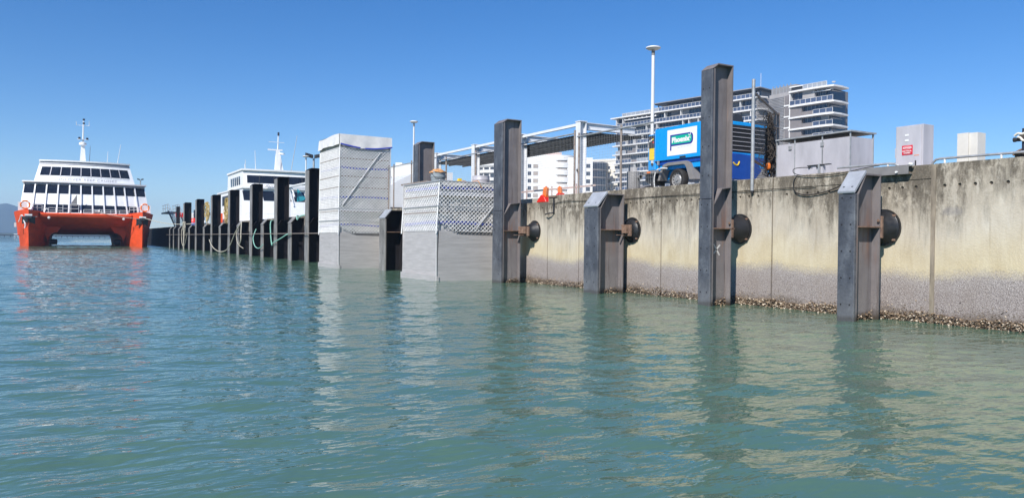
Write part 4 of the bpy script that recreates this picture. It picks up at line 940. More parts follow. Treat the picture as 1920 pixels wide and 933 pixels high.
# ================================================================== BUILDINGS
class Frame:   # facade frame: a along the facade, o outwards, z up
    def __init__(s, A, B, flip=1):
        s.A = Vector((A[0],A[1],0)); e = Vector((B[0]-A[0],B[1]-A[1],0)); s.L = e.length; s.e = e.normalized()
        s.n = Vector((s.e.y,-s.e.x,0))*flip
    def __call__(s, a, o, z): return s.A+s.e*a+s.n*o+Vector((0,0,z))
    def box(s, mb, a0, a1, o0, o1, z0, z1):
        return mb.hexa([s(a0,o0,z0),s(a1,o0,z0),s(a1,o1,z0),s(a0,o1,z0),s(a0,o0,z1),s(a1,o0,z1),s(a1,o1,z1),s(a0,o1,z1)])
    def part(s, name, mat, par, *b): m = MB(); s.box(m, *b); return m.build(name, M[mat], par)
    def window(s, par, a0, a1, o, z0, z1, mat='bglass', nm=2, fr='galv', name='window'):
        w = s.part(name, mat, par, a0, a1, o-.06, o, z0, z1); m = MB(); f = .07
        s.box(m, a0, a1, o+.001, o+.05, z0, z0+f); s.box(m, a0, a1, o+.001, o+.05, z1-f, z1)
        for k in range(nm+1):
            a = a0+(a1-a0-f)*k/nm; s.box(m, a, a+f, o+.001, o+.048, z0+f, z1-f)
        m.build('frame', M[fr], w); return w
def balustrade(F, par, a0, a1, o, z, h=1.15, pitch=1.25, mat='pane', ends=()):
    m = MB(); n = max(1, int((a1-a0)/pitch)); f = .07
    F.box(m, a0, a1, o-.05, o+.05, z+h-.07, z+h); F.box(m, a0, a1, o-.04, o+.04, z+.08, z+.14)
    for k in range(n+1):
        a = a0+(a1-a0)*k/n; F.box(m, a-f/2, a+f/2, o-.045, o+.045, z, z+h-.07)
    m.build('balustrade', M['slab'], par)
    m = MB()
    for k in range(n):
        a = a0+(a1-a0)*k/n; F.box(m, a+.06, a+(a1-a0)/n-.06, o-.012, o+.012, z+.15, z+h-.08)
    stuff(m.build('glass_panes', M[mat], par))
def storey_wall(F, par, rs, a0, a1, z0, z1, depth, glassy, wpanel=True):
    a = a0; last = None
    while a < a1-.4:
        w = min(rs.choice((2.2,2.8,3.4,4.2,5.0)), a1-a)
        if a1-(a+w) < 1.2: w = a1-a
        kind = 'g' if rs.random() < glassy else rs.choice('ptw')
        if kind == last == 'p': kind = 'g'
        last = kind; o = -depth
        if kind == 'g': F.window(par, a+.05, a+w-.05, o, z0, z1-.02, nm=max(1,int(w/1.1)))
        elif kind == 'p': F.part('wall_panel', 'taupe', par, a, a+w, o-.2, o+rs.choice((.0,.25,.9)), z0, z1)
        elif kind == 't':
            F.part('wall_panel', 'ltaupe', par, a, a+w, o-.2, o+.12, z0, z1)
        else:
            F.part('wall_panel', 'taupe', par, a, a+w, o-.2, o, z0, z0+.95); F.part('wall_panel', 'taupe', par, a, a+w, o-.2, o, z1-.35, z1)
            F.window(par, a+.1, a+w-.1, o, z0+.96, z1-.36, nm=max(1,int(w/1.2)))
        if rs.random() < .45: F.part('dividing_wall', 'slab', par, a-.09, a+.09, o+.05, -.25, z0, z1)
        a += w
ap = thing('apartment_block', 'long grey apartment block with white floor slabs, rising behind the blue compressor', 'building', (161, 178, 3))
F = Frame((156.9,203.0), (166.65,151.1)); rs = random.Random(21)
L = F.L; zs = [42.2, 38.9, 35.95, 33.0, 30.05, 27.1, 24.15, 21.2, 18.25, 15.3, 12.35, 9.4]
m = MB(); F.box(m, .5, L-.5, -14, -2.3, 3, 42.0); m.build('core', M['taupe'], ap)
for i, z in enumerate(zs):
    top = i == 0
    F.part('floor_slab', 'slab', ap, -1.6 if top else (-.4 if i < 3 else -.9), L+.3, -14, .25 if top else 0, z-.32, z)
    if i+1 < len(zs): zn = zs[i+1]
    else: continue
    segs = ((.3,L),) if i < 2 else ((.3,7.2),(7.2,L))
    storey_wall(F, ap, rs, .5, L*.42, zn, z-.33, 1.7 if i < 2 else 1.3, .95 if i < 2 else .35)
    storey_wall(F, ap, rs, L*.42, L-.3, zn, z-.33, 1.5, .35)
    if i < 2:
        balustrade(F, ap, 1.0, L-.4, -.12, zn)
        if i == 0:
            m = MB(); F.box(m, 4, 17, -.5, -.3, 40.9, 41.15)
            for k in range(8): F.box(m, 4+k*1.8, 4.3+k*1.8, -1.6, -.3, 41.16, 41.4)
            m.build('sun_louvre', M['slab'], ap)
    else:
        for k in range(6):
            a0 = .6+k*9.0; a1 = min(a0+rs.choice((4.2,5.4,6.6)), L-.4)
            if rs.random() < .8: balustrade(F, ap, a0, a1, -.12, zn, mat=rs.choice(('pane','frost','pane')))
            else: F.part('parapet', 'taupe', ap, a0, a1, -.25, -.05, zn, zn+1.05)
balustrade(F, ap, 3.0, 18, -.4, 42.2, 1.1, 1.8, 'frost'); balustrade(F, ap, 16, L, -.5, 42.2, 1.25, 1.4)
m = MB(); F.box(m, 19, L-1, -12, -3.2, 42.2, 44.5); m.build('penthouse', M['taupe'], ap)
for k in range(12): F.window(ap, 20+k*2.7, 22.2+k*2.7, -3.15, 42.5, 44.2, nm=2)
m = MB(); F.box(m, 15.5, L, -12.5, -.9, 44.85, 45.1); m.build('roof', M['conc_b'], ap)
m = MB(); F.box(m, 15.8, L-.3, -12, -1.2, 44.52, 44.849); m.build('roof_soffit', M['dark'], ap)
for a in (17,30,43): F.part('roof_post', 'dark', ap, a, a+.25, -1.5, -1.25, 42.2, 44.85)
for a, h in ((30,4.5),(50,5)):
    m = MB(); m.tube(F(a,-6,45), F(a,-6,45+h), .06, 5); m.build('aerial', M['slab'], ap)
F.part('shop_fascia', 'teal', ap, 4, 11, .02, .3, 3.2, 5.0)
# slatted end wall between the wing and the tower
FE = Frame((166.75,151.0), (176.5,149.2)); m = MB(); FE.box(m, 0, 12, -1.2, -.4, 3, 42); m.build('end_wall', M['ltaupe'], ap)
for k in range(60): FE.part('slat', 'ltaupe', ap, .1, 11.8, -.38, -.15, 12.2+k*.5, 12.55+k*.5)
for z in (42.2,38.9,35.95): FE.part('floor_slab', 'slab', ap, -.3, 2.5, -.39, .9, z-.35, z)
tw = thing('apartment_tower', 'square apartment tower with curved white balcony slabs right of the long grey block', 'building', (166,130,3))
F2 = Frame((163.1,137.6), (164.36,126.0)); L2 = F2.L; rs = random.Random(5)
zs = [41.0, 37.2, 34.2, 31.2, 28.2, 25.2, 22.2, 19.2]
m = MB(); F2.box(m, .3, L2-2.2, -12, -2.0, 3, 40.9); m.build('core', M['taupe'], tw)
# stair core left of the tower
FS = Frame((165.4,146.5),(165.1,137.7)); m = MB(); FS.box(m, 0, FS.L, -9, -.6, 3, 41.6); m.build('stair_core', M['ltaupe'], tw)
for z in [40.6-2.95*k for k in range(9)]:
    FS.part('stair_panel', 'taupe', tw, FS.L-3.2, FS.L-.5, -.58, -.35, z-2.3, z)
    m = MB(); FS.box(m, FS.L-3.4, FS.L-.2, -.58, -.25, z-2.85, z-2.45); m.build('stair_band', M['slab'], tw)
    for k in range(7): FS.part('slat', 'conc_b', tw, .2, FS.L-3.6, -.58, -.42, z-2.6+.4*k, z-2.35+.4*k)
m = MB(); FS.box(m, FS.L-.45, FS.L+.15, -4, .15, 3, 41.2); m.build('fin_wall', M['slab'], tw)
m = MB(); FS.box(m, .5, FS.L, -6, -.8, 41.6, 43.3); m.build('lift_room', M['conc_b'], tw)
for k in range(6): FS.part('roof_fin', 'galv', tw, 1+k*1.2, 1.2+k*1.2, -.9, -.7, 40.9, 43.8)
for i, z in enumerate(zs):
    m = MB(); n = 10; a1 = L2+.9
    out = [F2(0,0,0)+F2.n*0, *[F2(L2*k/n, .35*math.sin(k/n*3.0), 0) for k in range(1,n)], F2(a1,-.2,0), F2(a1+.3,-3.5,0), F2(a1,-7,0), F2(0,-7,0)]
    nn = len(out); m.add([p+Vector((0,0,z-.42)) for p in out]+[p+Vector((0,0,z)) for p in out], [tuple(range(nn))[::-1], tuple(range(nn,2*nn))]+[(k,(k+1)%nn,(k+1)%nn+nn,k+nn) for k in range(nn)])
    m.build('floor_slab', M['slab'], tw)
    if i+1 == len(zs): break
    zn = zs[i+1]
    F2.part('side_wall', 'slab', tw, .05, .3, -2, -.25, zn, z-.43)
    if i == 0:
        F2.window(tw, .35, 3.6, -1.3, zn, z-.43, nm=2); F2.part('wall_panel', 'ltaupe', tw, 3.6, 7.0, -1.6, -.7, zn, z-.43); F2.window(tw, 7, L2-2.2, -1.8, zn, z-.43, nm=5)
        balustrade(F2, tw, .3, L2+.7, -.12, zn, 1.3, 1.5); F2.part('awning_rail', 'slab', tw, 6.5, L2-.3, -.8, -.6, z-1.2, z-1.0)
        for k in range(5): F2.part('awning_bracket', 'slab', tw, 6.6+k*1.2, 6.75+k*1.2, -1.8, -.61, z-1.0, z-.8)
    else:
        F2.part('wall_panel', 'taupe', tw, .35, 3.6, -1.6, -.35, zn, z-.43); F2.part('wall_panel', 'taupe', tw, 3.6, 7.0, -1.6, -.4, zn, zn+1.1)
        F2.window(tw, 3.65, 10.2 if i == 1 else 8.4, -1.2, zn+.1, z-.43, nm=6 if i == 1 else 4); F2.part('wall_panel', 'ltaupe' if i == 2 else 'taupe', tw, 10.3 if i == 1 else 8.5, L2-1.2, -1.8, -1.3, zn, z-.43)
        balustrade(F2, tw, 7.0, L2+.7, -.12, zn, 1.2, 1.4)
    m = MB(); m.hexa([F2(L2+.2,-3.2,z-1.5),F2(L2+1.5,-3.2,z-1.75),F2(L2+1.5,-.4,z-1.75),F2(L2+.2,-.4,z-1.5),F2(L2+.2,-3.2,z-1.44),F2(L2+1.5,-3.2,z-1.69),F2(L2+1.5,-.4,z-1.69),F2(L2+.2,-.4,z-1.44)])
    m.build('side_awning', M['conc_b'], tw)
    # return balcony on the right hand end
    m = MB(); F2.box(m, L2-2.15, L2-1.2, -9, -2, zn, z-.43); m.build('end_window', M['bglass'], tw)
balustrade(F2, tw, 3.8, L2-1.2, -.5, 41.0, 1.25, 1.15, 'frost')
m = MB(); F2.box(m, .0, 3.3, -5, -1.2, 41.0, 42.1); m.build('roof_room', M['dark'], tw)
m = MB(); F2.box(m, -.4, 3.5, -5.3, -.9, 42.1, 42.35); m.build('roof', M['slab'], tw)
m = MB(); m.lathe([(.15,-.05),(.45,.1),(.5,.25)], tuple(F2(L2+.6,-.6,41.5)), n=14); m.build('dish', M['white'], tw, smooth=True)
# white waterfront hotel
ht = thing('white_hotel', 'white hotel with square windows and a rounded corner of band windows', 'building', (163, 253, 3))
F3 = Frame((140,266.2), (168.0,250.1)); L3 = F3.L
m = MB(); F3.box(m, 12.5, L3, -22, 0, 3, 35.0); m.build('wall', M['hotel'], ht)
for k in range(7):
    z = 31.4-2.85*k-1.6
    F3.window(ht, 18.9, 20.2, .03, z, z+1.5, nm=2, fr='greywhite'); F3.window(ht, 21.0, 22.9, .03, z, z+1.5, mat='curtain', nm=1, fr='greywhite')
c = F3(L3-.2,-4.6,0); ang = math.degrees(math.atan2(F3.n.y, F3.n.x)); a_s, a_e = ang-18, ang+100
a_s, a_e = ang-38, ang+95
for k in range(8):
    z = 34.95-2.85*k
    m = MB(); m.lathe([(5.3,z-2.0-.0),(5.3,z),(.2,z)], tuple(c), n=22, a0=a_s-50, a1=a_e+20); m.build('curved_parapet', M['hotel'], ht, smooth=30)
    m = MB(); m.lathe([(4.9,z-2.86),(4.9,z-2.0)], tuple(c), n=22, a0=a_s-50, a1=a_e+20); w = m.build('window_band', M['curtain'], ht, smooth=30)
    m = MB()
    for q in range(20):
        t = R(a_s-50+(a_e-a_s+70)*q/19); p = c+Vector((math.cos(t),math.sin(t),0))*4.93; m.tube(p+Vector((0,0,z-2.86)), p+Vector((0,0,z-2.0)), .07, 4)
    m.build('mullions', M['greywhite'], w)
m = MB(); F3.box(m, 23, 33, -26, -14, 35.0, 37.6); m.build('roof_block', M['pink'], ht)
m = MB(); F3.box(m, 27, 31, -13.98, -13.9, 36.0, 36.5); m.build('roof_vent', M['curtain'], ht)
# rounded balcony wing at the hotel's left
rc = Vector((150.0, 272.0, 0))
rw = thing('round_balcony_building', 'white rounded building with curved balconies, just left of the tall brown pile', 'building', (150,272,3))
for k in range(7):
    z = 32.3-3.1*k
    m = MB(); m.lathe([(7.4,z-2.0 if k == 0 else z-1.2),(8.0,z-1.4 if k == 0 else z-1.1),(8.1,z),(.2,z+.02)], tuple(rc), n=30); m.build('balcony_band', M['hotel'], rw, smooth=35)
    m = MB(); m.lathe([(6.6,z-3.0),(6.6,z-1.0)], tuple(rc), n=30); m.build('window_band', M['bglass'], rw, smooth=35)
    m = MB()
    for q in range(16):
        t = 6.283*q/16; p = rc+Vector((math.cos(t),math.sin(t),0))*7.0; m.tube(p+Vector((0,0,z-3.1)), p+Vector((0,0,z-1.1)), .28, 6)
    m.build('columns', M['hotel'], rw)
# office wing right of the awning column with dark curved glass
ow = thing('office_wing', 'white office wing with small windows and a dark curved glass corner', 'building', (178,244,3))
F4 = Frame((170.5,248.5), (177.9,243.6))
m = MB(); F4.box(m, -1, F4.L, -14, 0, 3, 34.0); m.build('wall', M['hotel'], ow)
for k in range(7):
    z = 30.0-3.0*k
    F4.window(ow, F4.L-4.6, F4.L-3.9, .03, z, z+1.5, nm=1, fr='greywhite'); F4.window(ow, F4.L-2.6, F4.L-.9, .03, z, z+1.6, nm=2, fr='greywhite')
c = F4(F4.L+.15,-6.5,0); a0 = math.degrees(math.atan2(F4.n.y,F4.n.x))
for k in range(7):
    z = 32.2-3.0*k
    m = MB(); m.lathe([(6.3,z-2.5),(6.3,z)], tuple(c), n=18, a0=a0-10, a1=a0+95); g_ = m.build('glass_band', M['bglass'], ow, smooth=30)
    m = MB(); m.lathe([(6.42,z-3.0),(6.42,z-2.5),(5.5,z-2.5)], tuple(c), n=18, a0=a0-10, a1=a0+95); m.build('spandrel_band', M['taupe'], ow, smooth=30)
    m = MB()
    for q in range(11):
        t = R(a0-10+105*q/10); p = c+Vector((math.cos(t),math.sin(t),0))*6.33; m.tube(p+Vector((0,0,z-2.5)), p+Vector((0,0,z)), .05, 4)
    m.build('mullions', M['dark'], g_)
m = MB(); m.lathe([(6.3,32.2),(6.0,32.6),(.1,32.6)], tuple(c), n=18, a0=a0-10, a1=a0+95); m.build('roof_cap', M['conc_b'], ow)
ca = thing('cream_apartments', 'cream apartment building with small balconies between the office wing and the grey block', 'building', (185,250,3))
F5 = Frame((183.5,262.0), (192.5,247.0))
m = MB(); F5.box(m, -3, F5.L+6, -12, 0, 3, 34.6); m.build('wall', M['cream'], ca)
F5.part('parapet', 'cream', ca, -3.2, F5.L+6, -12, .2, 34.0, 34.9)
for k in range(8):
    z = 30.4-2.75*k
    for a in (-1, 2.5, 6, 9.5, 13, 16.5):
        F5.part('window', 'bglass', ca, a, a+1.5, .02, .06, z, z+1.5); F5.part('balcony', 'cream', ca, a-.5, a+2.0, .061, 1.1, z-.75, z+.2)
# buildings seen through the gap between the scaffolds
wb2 = thing('white_stepped_building', 'white stepped building with small balconies, in the gap between the two scaffolds', 'building', (113,282,3))
F6 = Frame((106,287), (124,275.5))
for a0, a1, zt in ((-3,4.6,28.3),(4.6,7.0,29.6),(7.0,9.6,31.4),(9.6,21,30.9)):
    m = MB(); F6.box(m, a0, a1, -10, -.01*a0, 3, zt); m.build('wall', M['hotel'], wb2)
for k in range(8):
    z = 25.5-2.8*k
    for a in (-1.6, 1.4): F6.part('window', 'bglass', wb2, a, a+1.3, .08, .12, z, z+1.5)
    F6.part('balcony', 'hotel', wb2, 3.2, 5.4, .1, 1.2, z-.4, z+.6)
    F6.part('balcony_recess', 'curtain', wb2, 3.4, 5.2, .08, .14, z+.6, z+1.7)
ks = thing('white_kiosk', 'plain white wharf kiosk with a pitched top, behind the short black pile between the scaffolds', 'kiosk', (19.6,47,3))
m = MB(); m.prism([(17.95,3.03),(22.5,3.03),(22.5,6.0),(19.55,5.75),(18.55,5.25),(17.95,4.85)], 46.6, 50, 'y'); m.build('body', M['white'], ks)
m = MB(); m.box(17.7,22.5,46.45,46.58,3.035,3.55); m.build('plinth', M['dark'], ks)
# ================================================================== FAR SHORE
def ridge(pts, dep, name, mat, label=None, cat=None, rough=4, seed=0):
    m = MB(); n = 90; vs = []; fs = []
    xs = [p[0] for p in pts]
    for i in range(n+1):
        x = xs[0]+(xs[-1]-xs[0])*i/n
        k = max(j for j in range(len(xs)-1) if xs[j] <= x+1e-6) if x < xs[-1] else len(xs)-2
        t = (x-xs[k])/(xs[k+1]-xs[k]); t = t*t*(3-2*t); h = pts[k][1]*(1-t)+pts[k+1][1]*t
        y = pts[k][2]*(1-t)+pts[k+1][2]*t
        h += rough*noise.noise(Vector((x*.01,seed,0)))+rough*.5*noise.noise(Vector((x*.04,seed,3)))
        h = max(h, .5)
        for f, hz in ((-.5,-1),(-.33,.35),(-.15,.75),(0,1),(.5,-1)):
            z = -2 if hz < 0 else h*hz+rough*.4*noise.noise(Vector((x*.02,f*9,seed)))*(hz < 1)
            vs.append((x, y+dep*f, max(-2,z)))
    for i in range(n):
        for j in range(4): a = i*5+j; fs.append((a,a+5,a+6,a+1))
    m.add(vs, fs); return m.build(name, M[mat], smooth=True)
struct(ridge([(-1800,60,3300),(-1000,55,3200),(-420,70,3050),(-150,103,3000),(-40,40,2950),(60,8,2950),(900,10,2950),(1800,10,2900)], 900, 'hill', 'hillmat', rough=7, seed=2))
struct(ridge([(-900,3,1500),(-300,4,1450),(-60,6.0,1400),(60,5,1400),(300,4,1400)], 160, 'far_shore', 'trees', rough=4.5, seed=9))
fj = thing('far_jetty', 'low dark jetty on far piles seen under the orange ferry and at the left edge', 'jetty', (0,800,0))
m = MB(); m.box(-120,140,800,806,1.0,1.9); m.build('deck', M['dark'], fj)
for k in range(60): 
    m = MB(); m.box(-118+4.3*k,-117.4+4.3*k,801,802,-1,.999); m.build('leg', M['dark'], fj)
fs_ = thing('shore_shed', 'small pale waterfront shed with a tall white frame, left of the orange ferry', 'shed', (-33,900,0))
m = MB(); m.box(-36,-29,900,912,.5,13); m.build('wall', M['conc_b'], fs_); m = MB(); m.box(-37.5,-28,899,913,13,14); m.build('roof', M['slab'], fs_)
m = MB(); m.box(-37.5,-36.4,899,900,.5,13); m.build('post', M['slab'], fs_); m = MB(); m.box(-42,-22,890,898,.3,3); m.build('pontoon', M['slab'], fs_)
# ================================================================== FERRIES
class Tier:   # raked, slightly bowed front of a deckhouse: s in -1..1, z -> point
    def __init__(s, x0b, x1b, z0, yb, x0t, x1t, z1, yt, bulge, sag=0):
        s.__dict__.update(locals())
    def __call__(s, u, z, o=0):
        t = (z-s.z0)/(s.z1-s.z0); a = s.x0b+(s.x0t-s.x0b)*t; b = s.x1b+(s.x1t-s.x1b)*t
        return (a+(b-a)*(u+1)/2, s.yb+(s.yt-s.yb)*t-s.bulge*(1-u*u)-o, z)
    def u_of(s, x, z):
        t = (z-s.z0)/(s.z1-s.z0); a = s.x0b+(s.x0t-s.x0b)*t; b = s.x1b+(s.x1t-s.x1b)*t
        return 2*(x-a)/(b-a)-1
    def body(s, name, mat, par, yback, taper=.4):
        m = MB(); n = 14; f0 = [s(-1+2*i/n, s.z0) for i in range(n+1)]; f1 = [s(-1+2*i/n, s.z1) for i in range(n+1)]
        f0 += [(s.x1b,yback,s.z0),(s.x0b,yback,s.z0)]; f1 += [(s.x1t,yback,s.z1),(s.x0t,yback,s.z1)]; k = len(f0)
        m.add(f0+f1, [tuple(range(k))[::-1], tuple(range(k,2*k))]+[(i,(i+1)%k,(i+1)%k+k,i+k) for i in range(k)]); return m.build(name, mat, par)
    def patch(s, u0, u1, za, zb, o0, o1, ub0=None, ub1=None, n=3):
        ub0 = u0 if ub0 is None else ub0; ub1 = u1 if ub1 is None else ub1
        m = MB(); vs = []
        for o in (o0, o1):
            for z, a, b in ((za,ub0,ub1),(zb,u0,u1)):
                for i in range(n+1): vs.append(s(a+(b-a)*i/n, z, o))
        k = n+1; fs = []
        for i in range(n): fs += [(2*k+i,2*k+i+1,3*k+i+1,3*k+i),(i,i+1,k+i+1,k+i),(k+i,k+i+1,3*k+i+1,3*k+i),(i,i+1,2*k+i+1,2*k+i)]
        fs += [(0,k,3*k,2*k),(n,k+n,3*k+n,2*k+n)]
        return m.add(vs, fs)
    def slab(s, name, mat, par, z0, z1, over, yback, ext=0):
        m = MB(); n = 16; pts = [s(-1+2*i/n, s.z1) for i in range(n+1)]; cx = (s.x0t+s.x1t)/2
        pts = [(x+(ext if x > cx else -ext)*abs((x-cx)/(s.x1t-cx)), y-over) for x, y, _ in pts]+[(s.x1t+ext,yback),(s.x0t-ext,yback)]
        m.prism(pts, z0, z1, 'z'); return m.build(name, mat, par)
f1 = thing('catamaran_ferry', 'large white catamaran ferry with bright orange twin hulls facing the camera', 'ferry', (2.75, 130, 0))
CX_, BY = 2.80, 121.0
def demi(sg, name):   # sg -1 left hull, +1 right hull
    m = MB(); xs = CX_+sg*6.85; st = []
    for k in range(13):
        t = k/12; y = BY+.4+36*t**2.0 if k else BY
        e = min(1, (y-BY)/8.0)**.75 if k else 0.0
        rake = 0
        ow, om, od = 1.35*e, 1.65*e+.0, 1.95*min(1,(y-BY)/5.0)**.6 if k else 0
        iw, im, idk = 2.1*e, 2.3*e, 3.0*min(1,(y-BY)/6.5)**.8 if k else 0
        zd = 5.02-.42*min(1,(y-BY)/7.0)**.8
        st.append([(xs+sg*od, y-.9*(1-t) if False else y, zd),(xs+sg*(om+.1*e), y, 2.9),(xs+sg*(ow+.28*e), y, 1.55),(xs+sg*(ow+.12*e),y,1.40),(xs+sg*ow, y, -.05),(xs+sg*.5*ow, y, -1.2),(xs-sg*.5*iw, y, -1.2),(xs-sg*iw, y, -.05),(xs-sg*im*1.02, y, 1.5),(xs-sg*(im+.35*e), y, 2.6),(xs-sg*idk, y, zd-.06)])
    # stem rake
    for i, p in enumerate(st[0]): st[0][i] = (xs, BY-.28*max(0,p[2])/5+.25*(p[2] < 0), p[2])
    n = len(st[0]); vs = [p for s_ in st for p in s_]; fs = []
    for i in range(12):
        for j in range(n): fs.append((i*n+j, i*n+(j+1)%n, (i+1)*n+(j+1)%n, (i+1)*n+j))
    fs.append(tuple(range(12*n, 13*n)))
    m.add(vs, fs); return m.build(name, M['hullred'], f1, smooth=30)
hl = demi(-1, 'hull'); hr = demi(1, 'hull')
# wing deck and tunnel between the hulls
m = MB(); m.prism([(122.9,4.62),(122.75,4.42),(122.85,4.1),(123.3,3.85),(124.6,3.2),(127,2.55),(129,2.0),(133,1.72),(158,1.70),(158,4.62)], CX_-5.6, CX_+5.6, 'x'); m.build('tunnel_front', M['hullred'], f1, smooth=25)
for sg in (-1, 1):
    m = MB(); pl = [(CX_+sg*5.5,2.9)]+[(CX_+sg*(4.75-1.15+1.15*math.cos(R(q*15))) , 1.98-1.35+1.35*math.sin(R(q*15)) if True else 0) for q in range(7)]+[(CX_+sg*3.0,2.9)]
    m.prism(pl, 126.2, 157, 'y'); m.build('tunnel_haunch', M['hullred'], f1, smooth=40)
    m = MB(); m.lathe([(.0,-.5),(.38,-.45),(.42,0),(.38,.45),(0,.5)], (CX_+sg*(4.05),128,.62), 'x', n=14); m.build('hull_fender', M['dark'], f1, smooth=40)
for sg, xx in ((-1, CX_-6.85), (1, CX_+6.85)):
    h_ = hl if sg < 0 else hr
    m = MB()
    for s2 in (-1, 1): m.hexa([(xx+s2*.1,BY-.25,3.3),(xx+s2*.75,BY+.3,3.0),(xx+s2*.7,BY+.5,3.0),(xx+s2*.1,BY-.0,3.3),(xx+s2*.1,BY-.42,4.0),(xx+s2*.75,BY-.1,4.0),(xx+s2*.75,BY+.3,4.0),(xx+s2*.1,BY,4.0)])
    m.box(xx-.35,xx+.35,BY-.55,BY-.1,3.75,4.1); m.build('anchor', M['dark'], h_)
    m = MB(); m.box(xx-.42,xx+.42,BY-.5,BY-.15,4.101,4.32); m.build('anchor_bracket', M['white'], h_)
    m = MB(); m.tube((xx-1.0,BY-.2,4.0),(xx+1.0,BY-.1,4.0),.03,6); m.build('anchor_bar', M['galv'], h_)
    m = MB(); m.lathe([(.0,-.1),(.17,-.06),(.17,.06)], (xx-sg*2.3,122.35,3.95), 'y', n=12); m.build('hawse_light', M['white'], h_)
m = MB(); sy = lambda x: BY+.05+abs(x-(CX_-6.85))*.62
P = [(-5.55,3.4),(-5.2,3.65),(-5.1,4.1),(-4.92,4.3),(-4.7,3.95),(-4.55,3.3),(-4.35,3.1),(-4.42,2.7),(-4.55,2.5)]
def oy(x, z): return BY+.0+5.0*(max(0.0,(CX_-6.85-x))/1.75)**1.9
P = [(-5.15,3.3),(-4.98,3.7),(-4.86,4.15),(-4.74,4.2),(-4.62,3.8),(-4.48,3.35),(-4.36,3.05),(-4.34,2.75),(-4.42,2.45)]
m.path([(x-.06, oy(x,z)-.42, z) for x, z in P], .075, 5); m.build('logo_scroll', M['white'], hl)
m = MB(); m.box(-5.75,-5.5,122.7,123.1,2.6,3.2); m.build('draft_marks', M['offwhite'], hl)
m = MB(); m.box(-4.08-.05,-4.06+.05,BY-.03,BY+.05,-.1,.5); m.build('stem_bar', M['hullred'], hl)
T1 = Tier(CX_-8.1, CX_+8.1, 4.6, 125.2, CX_-7.6, CX_+7.6, 8.95, 127.4, 1.3)
T1.body('lower_deckhouse', M['white'], f1, 156)
ed = [-1+2*k/11 for k in range(12)]
for k in range(11):
    a, b = ed[k]+.014, ed[k+1]-.014
    w = T1.patch(a, b, 7.40, 8.62, -.02, .03).build('window', M['glass'], f1)
    if k not in (0, 10): T1.patch(a+.0, b-.0, 4.75, 5.85, -.02, .03).build('window', M['glass'], f1)
for k in range(1, 11):
    T1.patch(ed[k]-.010, ed[k]+.010, 4.62, 8.75, .0, .22, n=1).build('mullion_fin', M['white'], f1)
T1.slab('deck_edge', M['white'], f1, 8.96, 9.16, .55, 156, .25)
m = T1.patch(-1,1,8.66,8.95,.0,.16,n=14); m.build('shade_band', M['greywhite'], f1)
T2 = Tier(CX_-6.45, CX_+6.35, 9.165, 127.6, CX_-5.75, CX_+5.65, 12.1, 129.2, 1.2)
T2.body('bridge_deckhouse', M['white'], f1, 150)
e2 = [-.93+1.86*k/9 for k in range(10)]; e2[1] -= -.0
for k in range(9):
    T2.patch(e2[k]+.006, e2[k+1]-.006, 10.05, 11.32, -.02, .03).build('bridge_window', M['glass'], f1)
    if k: T2.patch(e2[k]-.008, e2[k]+.008, 9.9, 11.34, .0, .07, n=1).build('window_post', M['alu'], f1)
    T2.patch(e2[k]+.03, e2[k+1]-.03, 9.88, 9.95, .0, .08).build('wiper_box', M['white'], f1)
T2.slab('bridge_roof', M['white'], f1, 12.11, 12.32, .35, 150, .12)
T2.patch(-1,1,11.75,12.10,.0,.10,n=14).build('roof_brow', M['greywhite'], f1)
T2.patch(.955,1.0,9.4,12.0,.0,.02,n=1)
lettering('SUNLOVER REEF CRUISES', .46, lambda x, y, z: T2(T2.u_of(x+CX_-.1, 9.35+y), 9.35+y, .03+z), M['greywhite'], f1, 0, .01, 'CENTER', .12, 1.15, 1.35)
lettering('2', .42, lambda x, y, z: T2(T2.u_of(x+CX_+5.2, 9.3+y), 9.3+y, .03+z), M['greywhite'], f1, 0, .01) if False else None
# foredeck rails, gates, lifebuoys, winch
def deckrail(a, b, n, h, par, mat='white'):
    a = Vector(a); b = Vector(b); m = MB()
    for i in range(n+1):
        p = a.lerp(b, i/n); m.tube(p, p+Vector((0,0,h)), .03, 5)
    for q in (.5, 1.0): m.tube(a+Vector((0,0,h*q)), b+Vector((0,0,h*q)), .028, 5)
    m.build('deck_rail', M[mat], par)
deckrail((CX_-4.6,123.0,4.62),(CX_-2.9,122.95,4.62),2,.7,f1)
deckrail((CX_-2.9,122.9,4.62),(CX_-1.0,122.9,4.62),2,1.25,f1); deckrail((CX_-.4,122.95,4.62),(CX_+5.2,122.95,4.62),5,.55,f1)
for s_ in (-1,1):
    x = CX_+s_*7.35
    m = MB(); m.box(min(x-s_*.2,x+s_*.85),max(x-s_*.2,x+s_*.85),124.4,124.5,4.75,6.05); m.build('side_bulwark', M['white'], f1)
    deckrail((x-s_*2.0,123.2,4.9),(x-s_*.3,122.6,4.95),3,.75,f1)
    m = MB(); m.path([(x-s_*.05+.52*math.cos(R(k*18)),122.5,5.62+.52*math.sin(R(k*18))) for k in range(21)], .105, 8); lb = m.build('lifebuoy', M['orange'], f1, smooth=True)
    m = MB()
    for k in range(4): m.path([(x-s_*.05+.52*math.cos(R(45+90*k+d_)),122.5,5.62+.52*math.sin(R(45+90*k+d_))) for d_ in (-7,0,7)], .118, 8)
    m.build('lifebuoy_bands', M['white'], lb)
m = MB(); m.hexa([(CX_-2.1,123.6,5.7),(CX_-1.2,123.6,5.65),(CX_-1.2,123.7,5.65),(CX_-2.1,123.7,5.7),(CX_-1.25,123.8,7.2),(CX_-1.2,123.8,7.2),(CX_-1.2,123.85,7.2),(CX_-1.25,123.85,7.2)]); m.build('canvas_screen', M['plastic'], f1)
